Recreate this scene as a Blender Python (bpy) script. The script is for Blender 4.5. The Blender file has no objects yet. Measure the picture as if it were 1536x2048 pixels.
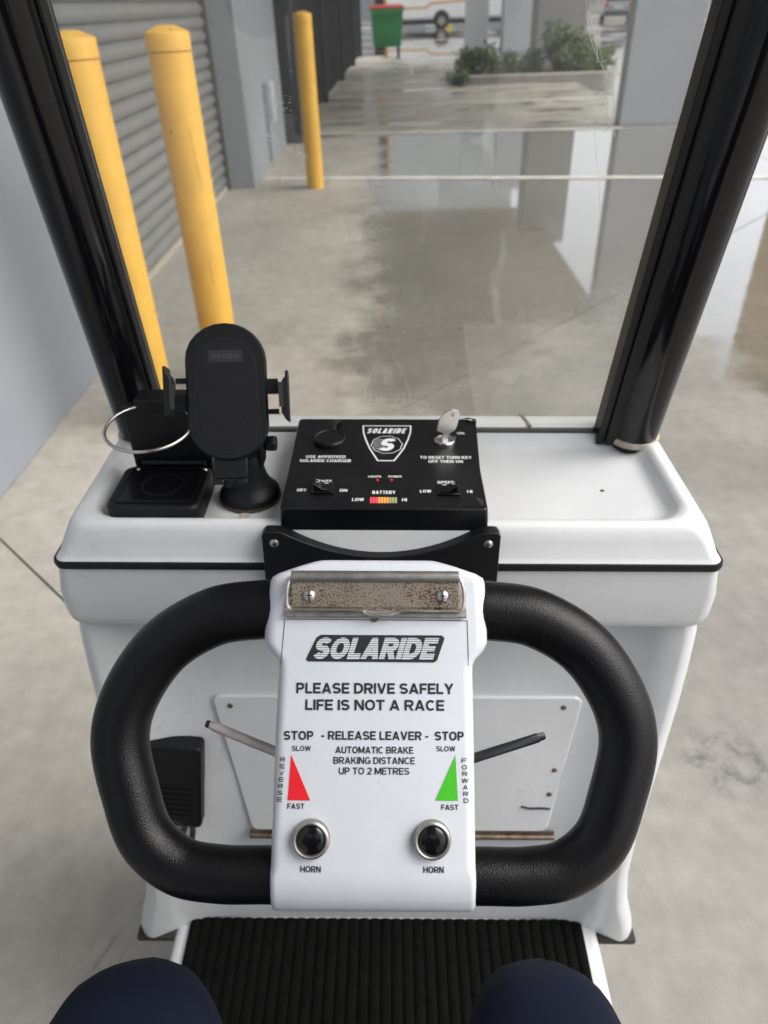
import bpy, bmesh, math, random
from mathutils import Vector, Matrix
R = math.radians
random.seed(7)
S = bpy.context.scene
COL = S.collection

# ------------------------------------------------------------------ camera
cam = bpy.data.cameras.new('camera'); camo = bpy.data.objects.new('camera', cam); COL.objects.link(camo)
FW = Vector((-0.0226747, 0.8117669, -0.5835412)); RT = Vector((0.9995429, 0.0067319, -0.0294745)); DN = Vector((-0.019998, -0.5839428, -0.8115485))
M4 = Matrix((RT, -DN, -FW)).transposed().to_4x4(); M4.translation = (0, 0, 1.35)
camo.matrix_world = M4
cam.sensor_fit = 'HORIZONTAL'; cam.sensor_width = 27.0; cam.lens = 1420 / 1536 * 27
cam.clip_start = 0.02; cam.clip_end = 2000
cam.dof.use_dof = True; cam.dof.focus_distance = 0.56; cam.dof.aperture_fstop = 7.5
S.camera = camo
# ------------------------------------------------------------------ sky
w = bpy.data.worlds.new('World'); S.world = w; w.use_nodes = True
nt = w.node_tree; bg = nt.nodes['Background']
sky = nt.nodes.new('ShaderNodeTexSky'); sky.sky_type = 'NISHITA'; sky.sun_disc = False
SUN_EL, SUN_AZ = R(50), R(94)
sky.sun_elevation = SUN_EL; sky.sun_rotation = SUN_AZ; sky.air_density = 1.0; sky.dust_density = 4.0
hs = nt.nodes.new('ShaderNodeHueSaturation'); hs.inputs['Saturation'].default_value = 0.26
nt.links.new(sky.outputs[0], hs.inputs['Color']); nt.links.new(hs.outputs[0], bg.inputs['Color'])
bg.inputs['Strength'].default_value = 0.15
# ------------------------------------------------------------------ sun (overcast, very soft)
sl = bpy.data.lights.new('sun', 'SUN'); so = bpy.data.objects.new('sun', sl); COL.objects.link(so)
sl.energy = 1.1; sl.angle = R(50); sl.color = (1, 0.97, 0.93)
sd = Vector((math.sin(SUN_AZ) * math.cos(SUN_EL), math.cos(SUN_AZ) * math.cos(SUN_EL), math.sin(SUN_EL)))
so.rotation_euler = sd.to_track_quat('Z', 'Y').to_euler(); so.location = (20, -10, 25)
# ------------------------------------------------------------------ exposure
S.view_settings.view_transform = 'Standard'; S.view_settings.look = 'None'
S.view_settings.exposure = 0.97; S.view_settings.gamma = 1.0
S.render.engine = 'CYCLES'
try:
    S.cycles.use_denoising = True
    S.cycles.max_bounces = 10; S.cycles.transparent_max_bounces = 12
except Exception: pass

# ================================================================== materials
MATS = {}
def mat(name, col, rough=0.5, metal=0.0, coat=0.0, var=0.0, vscale=8.0, bump=0.0, bscale=200.0, bkind='noise', emit=None, spec=0.5, sheen=0.0):
    m = bpy.data.materials.new(name); m.use_nodes = True
    t = m.node_tree; b = t.nodes['Principled BSDF']
    b.inputs['Base Color'].default_value = (*col, 1); b.inputs['Roughness'].default_value = rough
    b.inputs['Metallic'].default_value = metal; b.inputs['Coat Weight'].default_value = coat
    b.inputs['Coat Roughness'].default_value = 0.08; b.inputs['Specular IOR Level'].default_value = spec
    b.inputs['Sheen Weight'].default_value = sheen
    tc = t.nodes.new('ShaderNodeTexCoord')
    if var > 0:
        n = t.nodes.new('ShaderNodeTexNoise'); n.inputs['Scale'].default_value = vscale; n.inputs['Detail'].default_value = 8; n.inputs['Roughness'].default_value = .65
        t.links.new(tc.outputs['Object'], n.inputs['Vector'])
        mr = t.nodes.new('ShaderNodeMapRange'); mr.inputs[1].default_value = .3; mr.inputs[2].default_value = .7
        mr.inputs[3].default_value = 1 - var; mr.inputs[4].default_value = 1 + var * .5
        t.links.new(n.outputs[0], mr.inputs[0])
        mx = t.nodes.new('ShaderNodeMix'); mx.data_type = 'RGBA'; mx.blend_type = 'MULTIPLY'; mx.inputs[0].default_value = 1
        mx.inputs[6].default_value = (*col, 1); t.links.new(mr.outputs[0], mx.inputs[7]); t.links.new(mx.outputs[2], b.inputs['Base Color'])
        mr2 = t.nodes.new('ShaderNodeMapRange'); mr2.inputs[3].default_value = max(0, rough - .08); mr2.inputs[4].default_value = min(1, rough + .12)
        t.links.new(n.outputs[0], mr2.inputs[0]); t.links.new(mr2.outputs[0], b.inputs['Roughness'])
    if bump > 0:
        if bkind == 'noise':
            v = t.nodes.new('ShaderNodeTexNoise'); v.inputs['Scale'].default_value = bscale; v.inputs['Detail'].default_value = 3
        else:
            v = t.nodes.new('ShaderNodeTexVoronoi'); v.inputs['Scale'].default_value = bscale; v.feature = 'F1'
        t.links.new(tc.outputs['Object'], v.inputs['Vector'])
        bp = t.nodes.new('ShaderNodeBump'); bp.inputs['Strength'].default_value = bump; bp.inputs['Distance'].default_value = .001
        t.links.new(v.outputs[0], bp.inputs['Height']); t.links.new(bp.outputs[0], b.inputs['Normal'])
    if emit:
        b.inputs['Emission Color'].default_value = (*emit[0], 1); b.inputs['Emission Strength'].default_value = emit[1]
    MATS[name] = m
    return m

mat('gelcoat', (.575, .582, .59), .30, coat=.3, var=.07, vscale=9, bump=.08, bscale=60)
mat('head_white', (.535, .56, .60), .38, coat=.15, var=.04, vscale=30, bump=.12, bscale=1500)
mat('label_white', (.56, .58, .62), .45, var=.03, vscale=60, bump=.1, bscale=1800)
mat('black_gloss', (.004, .004, .005), .14, spec=.4)
mat('black_plastic', (.006, .006, .007), .4, spec=.3, var=.3, vscale=25)
mat('black_satin', (.005, .0055, .0065), .45, spec=.28, bump=.15, bscale=1800)
mat('box_black', (.006, .0065, .008), .30, spec=.35, var=.35, vscale=22, bump=.2, bscale=35)
mat('leather', (.0028, .0028, .0034), .30, bump=.22, bscale=1100, bkind='vor', spec=.24)
mat('carbon', (.005, .005, .006), .45, spec=.3)
mat('rubber', (.018, .017, .016), .75, var=.3, vscale=40)
mat('mat_rubber', (.0042, .0042, .0040), 1.0, spec=.08, var=.5, vscale=60, bump=.5, bscale=400)
mat('ink', (.012, .012, .014), .5)
mat('print_white', (.72, .74, .75), .5)
mat('print_red', (.62, .008, .015), .45)
mat('print_green', (.05, .42, .012), .45)
mat('steel', (.55, .53, .50), .28, metal=1, var=.15, vscale=60)
mat('dull_steel', (.36, .345, .32), .38, metal=.9, var=.25, vscale=120)
mat('brass_dirty', (.20, .16, .12), .42, metal=.8, var=.5, vscale=90)
mat('lever_pale', (.50, .45, .43), .3, metal=.5, var=.25, vscale=90)
mat('lever_black', (.02, .021, .024), .18, var=.5, vscale=60)
mat('gasket', (.42, .38, .31), .7, var=.4, vscale=70)
mat('suction', (.05, .04, .025), .35)
mat('trousers', (.0030, .0052, .017), .9, var=.15, vscale=60, bump=.3, bscale=2200, spec=.2)
mat('shirt', (.03, .032, .04), .9, var=.2, vscale=40, sheen=.2)
mat('skin', (.42, .24, .17), .5)
mat('hair', (.02, .014, .01), .6, bump=.6, bscale=300)
mat('shoe', (.012, .012, .012), .6)
mat('seat_vinyl', (.016, .016, .018), .5, bump=.4, bscale=400, bkind='vor')
mat('wall_grey', (.235, .258, .285), .75, var=.07, vscale=1.6, bump=.25, bscale=90)
mat('pillar_grey', (.36, .38, .415), .7, var=.06, vscale=1.2, bump=.2, bscale=90)
mat('pillar_dark', (.25, .25, .252), .7, var=.06, vscale=1.2, bump=.2, bscale=90)
mat('tan_render', (.36, .33, .28), .85, var=.1, vscale=.8)
mat('shade_slab_white', (.55, .54, .52), .9, var=.1, vscale=.7)
mat('canopy_grey', (.30, .30, .30), .6)
mat('pale_cladding', (.42, .45, .47), .6, var=.06, vscale=.5)
mat('pale_paint', (.52, .55, .57), .7, var=.06, vscale=1.2)
mat('soffit', (.62, .60, .56), .9, var=.15, vscale=.7)
mat('door_metal', (.27, .275, .275), .32, metal=.4, var=.12, vscale=3)
mat('fence_metal', (.016, .018, .024), .45)
mat('bin_green', (.012, .20, .05), .45, var=.2, vscale=3)
mat('bin_lid_red', (.32, .03, .03), .5)
mat('bin_lid_yellow', (.6, .30, .04), .5)
mat('white_paint_body', (.82, .84, .86), .3, coat=.5)
mat('orange_stripe', (.60, .27, .04), .4)
mat('tyre', (.015, .015, .016), .8)
mat('car_silver', (.33, .34, .36), .3, metal=.6, coat=.6)
mat('car_white', (.6, .61, .62), .3, coat=.6)
mat('car_dark', (.03, .032, .036), .3, coat=.6)
mat('car_glass', (.02, .022, .025), .08)
mat('tail_red', (.5, .01, .01), .3)
mat('kerb', (.26, .25, .235), .85, var=.2, vscale=4, bump=.4, bscale=60)
mat('soil', (.05, .04, .03), .95, var=.3, vscale=8)
mat('paint_line', (.62, .61, .57), .6, var=.35, vscale=5)
mat('tan_brick', (.42, .27, .12), .85, var=.12, vscale=2)
mat('window_dark', (.03, .035, .04), .1)
mat('bark', (.08, .06, .04), .9, var=.3, vscale=20)
mat('leaf_a', (.05, .11, .03), .6, var=.5, vscale=14)
mat('leaf_b', (.10, .14, .045), .6, var=.4, vscale=14)
mat('leaf_c', (.022, .045, .026), .6, var=.5, vscale=14)
mat('chock_yellow', (.65, .5, .03), .5)
mat('led_red', (.30, .01, .02), .3, emit=((1, .06, .10), .12))
mat('bar_red', (.35, .03, .05), .35, emit=((1, .10, .14), .35))
mat('bar_orange', (.45, .20, .05), .35, emit=((1, .42, .10), .30))
mat('bar_olive', (.25, .26, .12), .35, emit=((.55, .6, .25), .12))
mat('phone_black', (.01, .01, .012), .2)

def grime(name, col, sc_, thr, k):
    m = MATS[name]; t = m.node_tree; b = t.nodes['Principled BSDF']; tc = t.nodes.new('ShaderNodeTexCoord')
    v = t.nodes.new('ShaderNodeTexNoise'); v.inputs['Scale'].default_value = sc_; v.inputs['Detail'].default_value = 10; v.inputs['Roughness'].default_value = .72
    v2 = t.nodes.new('ShaderNodeTexNoise'); v2.inputs['Scale'].default_value = sc_ * .12
    t.links.new(tc.outputs['Object'], v.inputs['Vector']); t.links.new(tc.outputs['Object'], v2.inputs['Vector'])
    a = t.nodes.new('ShaderNodeMath'); a.operation = 'MULTIPLY_ADD'; a.inputs[1].default_value = .45; t.links.new(v2.outputs[0], a.inputs[0]); t.links.new(v.outputs[0], a.inputs[2])
    mr = t.nodes.new('ShaderNodeMapRange'); mr.interpolation_type = 'SMOOTHSTEP'; mr.inputs[1].default_value = thr; mr.inputs[2].default_value = thr + .14; mr.inputs[4].default_value = k; t.links.new(a.outputs[0], mr.inputs[0])
    old = b.inputs['Base Color'].links[0].from_socket
    mx = t.nodes.new('ShaderNodeMix'); mx.data_type = 'RGBA'; t.links.new(mr.outputs[0], mx.inputs[0]); t.links.new(old, mx.inputs[6]); mx.inputs[7].default_value = (*col, 1)
    t.links.new(mx.outputs[2], b.inputs['Base Color'])
grime('gelcoat', (.34, .31, .26), 70, .83, .28)
grime('head_white', (.40, .39, .38), 120, .82, .35)

# yellow bollard paint with drips, scuffs
def bollard_mat():
    m = mat('bollard_yellow', (.76, .43, .055), .5, var=.16, vscale=5, bump=.25, bscale=70)
    t = m.node_tree; b = t.nodes['Principled BSDF']
    tc = t.nodes.new('ShaderNodeTexCoord')
    v = t.nodes.new('ShaderNodeTexVoronoi'); v.inputs['Scale'].default_value = 9
    t.links.new(tc.outputs['Object'], v.inputs['Vector'])
    lt = t.nodes.new('ShaderNodeMath'); lt.operation = 'LESS_THAN'; lt.inputs[1].default_value = .045
    t.links.new(v.outputs['Distance'], lt.inputs[0])
    old = b.inputs['Base Color'].links[0].from_socket
    mx = t.nodes.new('ShaderNodeMix'); mx.data_type = 'RGBA'; t.links.new(lt.outputs[0], mx.inputs[0])
    t.links.new(old, mx.inputs[6]); mx.inputs[7].default_value = (.22, .11, .03, 1)
    t.links.new(mx.outputs[2], b.inputs['Base Color'])
bollard_mat()

# rusty plated steel of the clip
def rust_mat():
    m = bpy.data.materials.new('rusty_steel'); m.use_nodes = True; t = m.node_tree; b = t.nodes['Principled BSDF']
    tc = t.nodes.new('ShaderNodeTexCoord')
    n = t.nodes.new('ShaderNodeTexNoise'); n.inputs['Scale'].default_value = 900; n.inputs['Detail'].default_value = 4
    n2 = t.nodes.new('ShaderNodeTexNoise'); n2.inputs['Scale'].default_value = 35
    t.links.new(tc.outputs['Object'], n.inputs['Vector']); t.links.new(tc.outputs['Object'], n2.inputs['Vector'])
    ad = t.nodes.new('ShaderNodeMath'); ad.operation = 'MULTIPLY_ADD'; ad.inputs[1].default_value = .45
    t.links.new(n2.outputs[0], ad.inputs[0]); t.links.new(n.outputs[0], ad.inputs[2])
    cr = t.nodes.new('ShaderNodeValToRGB'); cr.color_ramp.elements[0].position = .72; cr.color_ramp.elements[1].position = .84
    t.links.new(ad.outputs[0], cr.inputs[0])
    mx = t.nodes.new('ShaderNodeMix'); mx.data_type = 'RGBA'; t.links.new(cr.outputs[0], mx.inputs[0])
    mx.inputs[6].default_value = (.50, .45, .38, 1); mx.inputs[7].default_value = (.075, .028, .014, 1)
    t.links.new(mx.outputs[2], b.inputs['Base Color'])
    inv = t.nodes.new('ShaderNodeMath'); inv.operation = 'SUBTRACT'; inv.inputs[0].default_value = .85; t.links.new(cr.outputs[0], inv.inputs[1])
    t.links.new(inv.outputs[0], b.inputs['Metallic']); b.inputs['Roughness'].default_value = .45
    MATS['rusty_steel'] = m
rust_mat()

# old acrylic windscreen: clear sheet with fresnel gloss and a trace of haze
def acrylic():
    m = bpy.data.materials.new('acrylic'); m.use_nodes = True; t = m.node_tree
    for n in list(t.nodes): t.nodes.remove(n)
    out = t.nodes.new('ShaderNodeOutputMaterial'); tr = t.nodes.new('ShaderNodeBsdfTransparent'); tr.inputs[0].default_value = (.955, .955, .94, 1)
    gl = t.nodes.new('ShaderNodeBsdfGlossy'); gl.inputs['Roughness'].default_value = .004; gl.inputs[0].default_value = (1, 1, 1, 1)
    df = t.nodes.new('ShaderNodeBsdfDiffuse'); df.inputs[0].default_value = (.6, .59, .56, 1)
    lw = t.nodes.new('ShaderNodeLayerWeight'); lw.inputs['Blend'].default_value = .5
    p = t.nodes.new('ShaderNodeMath'); p.operation = 'POWER'; p.inputs[1].default_value = 5; t.links.new(lw.outputs['Facing'], p.inputs[0])
    a = t.nodes.new('ShaderNodeMath'); a.operation = 'MULTIPLY_ADD'; a.inputs[1].default_value = .95; a.inputs[2].default_value = .034; t.links.new(p.outputs[0], a.inputs[0])
    m1 = t.nodes.new('ShaderNodeMixShader'); m1.inputs[0].default_value = .04
    t.links.new(tr.outputs[0], m1.inputs[1]); t.links.new(df.outputs[0], m1.inputs[2])
    m2 = t.nodes.new('ShaderNodeMixShader'); t.links.new(a.outputs[0], m2.inputs[0]); t.links.new(m1.outputs[0], m2.inputs[1]); t.links.new(gl.outputs[0], m2.inputs[2])
    t.links.new(m2.outputs[0], out.inputs[0]); MATS['acrylic'] = m
    m = bpy.data.materials.new('scratch'); m.use_nodes = True; t = m.node_tree; b = t.nodes['Principled BSDF']
    b.inputs['Base Color'].default_value = (.65, .65, .64, 1); b.inputs['Roughness'].default_value = .4; MATS['scratch'] = m
acrylic()

# concrete: dry / damp / standing water laid out in world metres
def concrete():
    m = bpy.data.materials.new('concrete'); m.use_nodes = True; t = m.node_tree; b = t.nodes['Principled BSDF']; L = t.links.new
    g = t.nodes.new('ShaderNodeNewGeometry'); sp = t.nodes.new('ShaderNodeSeparateXYZ'); L(g.outputs['Position'], sp.inputs[0])
    def noise(sc, det=6, ro=.6, vec=None, sy=1.0):
        n = t.nodes.new('ShaderNodeTexNoise'); n.inputs['Scale'].default_value = sc; n.inputs['Detail'].default_value = det; n.inputs['Roughness'].default_value = ro
        if sy != 1.0:
            mp = t.nodes.new('ShaderNodeMapping'); mp.inputs['Scale'].default_value = (1, sy, 1); L(g.outputs['Position'], mp.inputs[0]); L(mp.outputs[0], n.inputs['Vector'])
        else: L(g.outputs['Position'], n.inputs['Vector'])
        return n.outputs[0]
    def ma(op, a, bb=None, c=None):
        n = t.nodes.new('ShaderNodeMath'); n.operation = op
        for i, v in enumerate((a, bb, c)):
            if v is None: continue
            if isinstance(v, (int, float)): n.inputs[i].default_value = v
            else: L(v, n.inputs[i])
        return n.outputs[0]
    def step(v, lo, hi):
        n = t.nodes.new('ShaderNodeMapRange'); n.interpolation_type = 'SMOOTHSTEP'; L(v, n.inputs[0]); n.inputs[1].default_value = lo; n.inputs[2].default_value = hi
        return n.outputs[0]
    X, Y = sp.outputs[0], sp.outputs[1]
    nb = noise(2.2, 6, .62); nf = noise(9, 5, .6)
    edge = ma('MULTIPLY_ADD', nb, .62, ma('MULTIPLY_ADD', nf, .22, -.42))          # wandering edge
    # wet: right of the wandering line x = -0.18
    wx = step(ma('ADD', X, ma('MULTIPLY_ADD', noise(4, 8, .78), .70, ma('ADD', edge, -.34))), -.34, .06)
    # far side of the diagonal saw cut (towards the camera the slab is only damp)
    d1 = ma('ADD', ma('MULTIPLY', X, -.733), ma('MULTIPLY_ADD', Y, .68, -1.756))
    wj = step(ma('ADD', d1, ma('MULTIPLY', edge, 1.6)), -.35, .25)
    # second puddle beyond the right post
    rx = step(ma('ADD', X, ma('MULTIPLY', edge, 1.2)), 1.35, 1.6); ry = step(ma('ADD', Y, ma('MULTIPLY', edge, 1.6)), 2.35, 2.7)
    w2 = ma('MULTIPLY', rx, ry)
    wn = ma('MAXIMUM', ma('MULTIPLY', wx, wj), w2)
    yfar = step(ma('ADD', Y, ma('MULTIPLY', edge, .5)), 9.75, 9.95)
    wn = ma('MULTIPLY', wn, ma('SUBTRACT', 1.0, yfar))
    # the open yard is rained on
    big = noise(.35, 5, .6)
    yard = ma('MAXIMUM', step(Y, 22.0, 24.0), ma('MULTIPLY', step(X, 3.3, 3.7), step(Y, 10.2, 10.6)))
    yw = ma('MULTIPLY', yard, step(big, .36, .55))
    pud = ma('MULTIPLY', ma('MULTIPLY', yfar, ma('SUBTRACT', 1.0, yard)), ma('MULTIPLY', step(noise(.9, 5, .6, sy=2.5), .50, .60), .55))
    wet = ma('MAXIMUM', ma('MAXIMUM', wn, yw), pud)
    damp = ma('MULTIPLY', ma('MULTIPLY', wx, step(Y, 1.2, 2.0)), step(nb, .30, .60))
    # colour
    fine = noise(260, 6, .8); mid = noise(14, 6, .65); lo = noise(1.3, 6, .6)
    val = ma('MULTIPLY', ma('MULTIPLY_ADD', fine, .40, .80), ma('MULTIPLY', ma('MULTIPLY_ADD', mid, .72, .64), ma('MULTIPLY_ADD', lo, .85, .575)))
    cr = t.nodes.new('ShaderNodeMix'); cr.data_type = 'RGBA';  cr.inputs[7].default_value = (.175, .166, .145, 1)
    L(ma('MAXIMUM', wet, ma('MULTIPLY', damp, .6)), cr.inputs[0])
    side = t.nodes.new('ShaderNodeMix'); side.data_type = 'RGBA'; side.inputs[6].default_value = (.35, .331, .290, 1); side.inputs[7].default_value = (.245, .234, .211, 1)  # damper right side, its colour also darkened to offset the stronger light there
    L(ma('MULTIPLY', step(ma('ADD', X, ma('MULTIPLY', edge, 1.5)), -.5, .7), ma('SUBTRACT', 1.0, yfar)), side.inputs[0]); L(side.outputs[2], cr.inputs[6])  # kept pale past the far joint to brighten the roofed ground
    mx = t.nodes.new('ShaderNodeMix'); mx.data_type = 'RGBA'; mx.blend_type = 'MULTIPLY'; mx.inputs[0].default_value = 1
    L(cr.outputs[2], mx.inputs[6]); L(val, mx.inputs[7])
    # stains: a smudge of oil at the right, tyre scuffs at the left, small spots
    def ell(x0, y0, a, bb):
        dx = ma('DIVIDE', ma('SUBTRACT', X, x0), a); dy = ma('DIVIDE', ma('SUBTRACT', Y, y0), bb)
        return ma('SUBTRACT', 1.0, step(ma('ADD', ma('MULTIPLY', dx, dx), ma('MULTIPLY', dy, dy)), .1, 1.0))
    s1 = ma('MULTIPLY', ma('MAXIMUM', ell(.70, .93, .13, .11), ell(.92, 1.02, .10, .06)), step(noise(24, 6, .75), .44, .66))
    q = ma('ADD', ma('MULTIPLY', X, .90), ma('MULTIPLY', Y, -.42))                  # across the scuffs
    lines = ma('MULTIPLY', step(ma('SINE', ma('MULTIPLY', q, 190.0)), .3, .95), ma('MULTIPLY', step(ma('ABSOLUTE', ma('ADD', q, .70)), .06, .03), step(noise(5, 5, .7), .42, .62)))
    sv = t.nodes.new('ShaderNodeTexVoronoi'); sv.inputs['Scale'].default_value = 7; L(g.outputs['Position'], sv.inputs['Vector'])
    spots = ma('MULTIPLY', step(ma('MULTIPLY', sv.outputs['Distance'], -1.0), -.075, -.05), step(sv.outputs['Color'], .5, .6))
    st = ma('MINIMUM', 1.0, ma('ADD', ma('MULTIPLY', s1, .75), ma('ADD', ma('MULTIPLY', lines, .45), ma('MULTIPLY', spots, .4))))
    mx2 = t.nodes.new('ShaderNodeMix'); mx2.data_type = 'RGBA'; L(st, mx2.inputs[0]); L(mx.outputs[2], mx2.inputs[6]); mx2.inputs[7].default_value = (.075, .074, .072, 1)
    L(mx2.outputs[2], b.inputs['Base Color'])
    rr = ma('MAXIMUM', .03, ma('SUBTRACT', ma('SUBTRACT', .72, ma('MULTIPLY', damp, .3)), ma('MULTIPLY', wet, .69)))
    L(rr, b.inputs['Roughness'])
    L(ma('MULTIPLY', wet, 1.0), b.inputs['Coat Weight']); b.inputs['Coat Roughness'].default_value = .02; b.inputs['Coat IOR'].default_value = 1.65
    # relief: fine trowel texture where dry, faint ripples where wet
    h = ma('ADD', ma('MULTIPLY', ma('MULTIPLY', fine, ma('SUBTRACT', 1.0, ma('MULTIPLY', wet, .985))), .0012), ma('MULTIPLY', noise(14, 3, .5), .00055))
    bp = t.nodes.new('ShaderNodeBump'); bp.inputs['Strength'].default_value = 1; bp.inputs['Distance'].default_value = 1
    L(h, bp.inputs['Height']); L(bp.outputs[0], b.inputs['Normal'])
    MATS['concrete'] = m
concrete()
mat('joint_dark', (.07, .065, .055), .9)

# ================================================================== mesh helpers
class MB:
    def __init__(s): s.v = []; s.f = []; s.sm = []
    def add(s, vs, fs, smooth=False):
        o = len(s.v); s.v += [tuple(v) for v in vs]
        for f in fs: s.f.append(tuple(i + o for i in f)); s.sm.append(smooth)
        return s
    def box(s, x0, x1, y0, y1, z0, z1, M=None):
        vs = [Vector((x, y, z)) for z in (z0, z1) for y in (y0, y1) for x in (x0, x1)]
        if M: vs = [M @ v for v in vs]
        return s.add(vs, [(0, 2, 3, 1), (4, 5, 7, 6), (0, 1, 5, 4), (2, 6, 7, 3), (0, 4, 6, 2), (1, 3, 7, 5)])
    def loft(s, rings, cap0=True, cap1=True, smooth=True, closed=True):
        n = len(rings[0]); vs = [p for r in rings for p in r]; fs = []
        for i in range(len(rings) - 1):
            for j in range(n if closed else n - 1):
                k = (j + 1) % n; fs.append((i * n + j, i * n + k, (i + 1) * n + k, (i + 1) * n + j))
        s.add(vs, fs, smooth)
        o = len(s.v) - len(vs)
        if cap0: s.f.append(tuple(o + j for j in reversed(range(n)))); s.sm.append(False)
        if cap1: s.f.append(tuple(o + (len(rings) - 1) * n + j for j in range(n))); s.sm.append(False)
        return s
    def lathe(s, prof, c=(0, 0, 0), seg=24, M=None, cap0=True, cap1=True):
        rings = []
        for r, z in prof:
            ring = [Vector((c[0] + r * math.cos(2 * math.pi * k / seg), c[1] + r * math.sin(2 * math.pi * k / seg), c[2] + z)) for k in range(seg)]
            rings.append([M @ v for v in ring] if M else ring)
        return s.loft(rings, cap0, cap1)
    def tube(s, pts, rad, seg=12, closed=False, caps=True, up=(0, 0, 1), flat=1.0):
        pts = [Vector(p) for p in pts]; n = len(pts); rings = []
        if not hasattr(rad, '__len__'): rad = [rad] * n
        prev = None
        for i, p in enumerate(pts):
            if closed: tg = pts[(i + 1) % n] - pts[i - 1]
            else: tg = pts[min(i + 1, n - 1)] - pts[max(i - 1, 0)]
            tg.normalize()
            if prev is None:
                a = Vector(up) - tg * Vector(up).dot(tg)
                if a.length < 1e-4: a = Vector((1, 0, 0)) - tg * tg.x
            else: a = prev - tg * prev.dot(tg)
            a.normalize(); prev = a; bb = tg.cross(a)
            rings.append([p + (a * math.cos(2 * math.pi * k / seg) * flat + bb * math.sin(2 * math.pi * k / seg)) * rad[i] for k in range(seg)])
        if closed: rings.append(rings[0])
        return s.loft(rings, caps and not closed, caps and not closed)
    def prism(s, poly, z0, z1, M=None):
        n = len(poly); vs = [Vector((x, y, z0)) for x, y in poly] + [Vector((x, y, z1)) for x, y in poly]
        if M: vs = [M @ v for v in vs]
        fs = [tuple(reversed(range(n))), tuple(range(n, 2 * n))] + [(j, (j + 1) % n, n + (j + 1) % n, n + j) for j in range(n)]
        return s.add(vs, fs)
    def build(s, name, m, parent=None, bevel=0, seg=2, smooth=False, angle=None, M=None):
        me = bpy.data.meshes.new(name); me.from_pydata(s.v, [], s.f); me.validate(verbose=False)
        for i, p in enumerate(me.polygons):
            if i < len(s.sm): p.use_smooth = s.sm[i] or smooth
        bm = bmesh.new(); bm.from_mesh(me); bmesh.ops.remove_doubles(bm, verts=bm.verts, dist=1e-6); bmesh.ops.recalc_face_normals(bm, faces=bm.faces); bm.to_mesh(me); bm.free()
        for mm in (m if isinstance(m, (list, tuple)) else [m]): me.materials.append(MATS[mm])
        o = bpy.data.objects.new(name, me); COL.objects.link(o)
        if parent: o.parent = parent
        if M is not None: o.matrix_local = M
        me.set_sharp_from_angle(angle=R(38))
        if bevel:
            b = o.modifiers.new('bevel', 'BEVEL'); b.width = bevel; b.segments = seg; b.limit_method = 'ANGLE'; b.angle_limit = R(40)
            for p in me.polygons: p.use_smooth = True
            b.harden_normals = False
            try: me.set_sharp_from_angle(angle=R(50))
            except Exception: pass
        return o

def rrect(x0, x1, y0, y1, r, n=6):
    """rounded rectangle outline, counter-clockwise, 4*(n+1) points"""
    out = []
    for cx, cy, a0 in ((x1 - r, y0 + r, -90), (x1 - r, y1 - r, 0), (x0 + r, y1 - r, 90), (x0 + r, y0 + r, 180)):
        for k in range(n + 1):
            a = R(a0 + 90 * k / n); out.append((cx + r * math.cos(a), cy + r * math.sin(a)))
    return out
def crom(pts, sub=6, closed=False):
    pts = [Vector(p) for p in pts]; n = len(pts); out = []
    for i in range(n if closed else n - 1):
        p0 = pts[(i - 1) % n] if closed or i > 0 else pts[0] * 2 - pts[1]
        p1, p2 = pts[i], pts[(i + 1) % n]
        p3 = pts[(i + 2) % n] if closed or i + 2 < n else p2 * 2 - p1
        for k in range(sub):
            t = k / sub; out.append(.5 * ((2 * p1) + (p2 - p0) * t + (2 * p0 - 5 * p1 + 4 * p2 - p3) * t * t + (3 * p1 - p0 - 3 * p2 + p3) * t ** 3))
    if not closed: out.append(pts[-1])
    return out
def empty(name, loc=(0, 0, 0), label=None, cat=None, group=None, rot=(0, 0, 0)):
    o = bpy.data.objects.new(name, None); COL.objects.link(o); o.location = loc; o.rotation_euler = rot; o.empty_display_size = .1
    if label: o['label'] = label
    if cat: o['category'] = cat
    if group: o['group'] = group
    return o
def tag(o, label, cat, group=None):
    o['label'] = label; o['category'] = cat
    if group: o['group'] = group
    return o
def struct(o): o['kind'] = 'structure'; return o
GW = dict(A=.80, B=.70, C=.74, D=.74, E=.62, F=.58, G=.78, H=.73, I=.0, K=.74, L=.56, M=.90, N=.74, O=.80, P=.66, R=.71, S=.68, T=.66, U=.72, V=.76, W=1.10, Y=.76)
GW['2'] = .62; GW['-'] = .32
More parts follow.
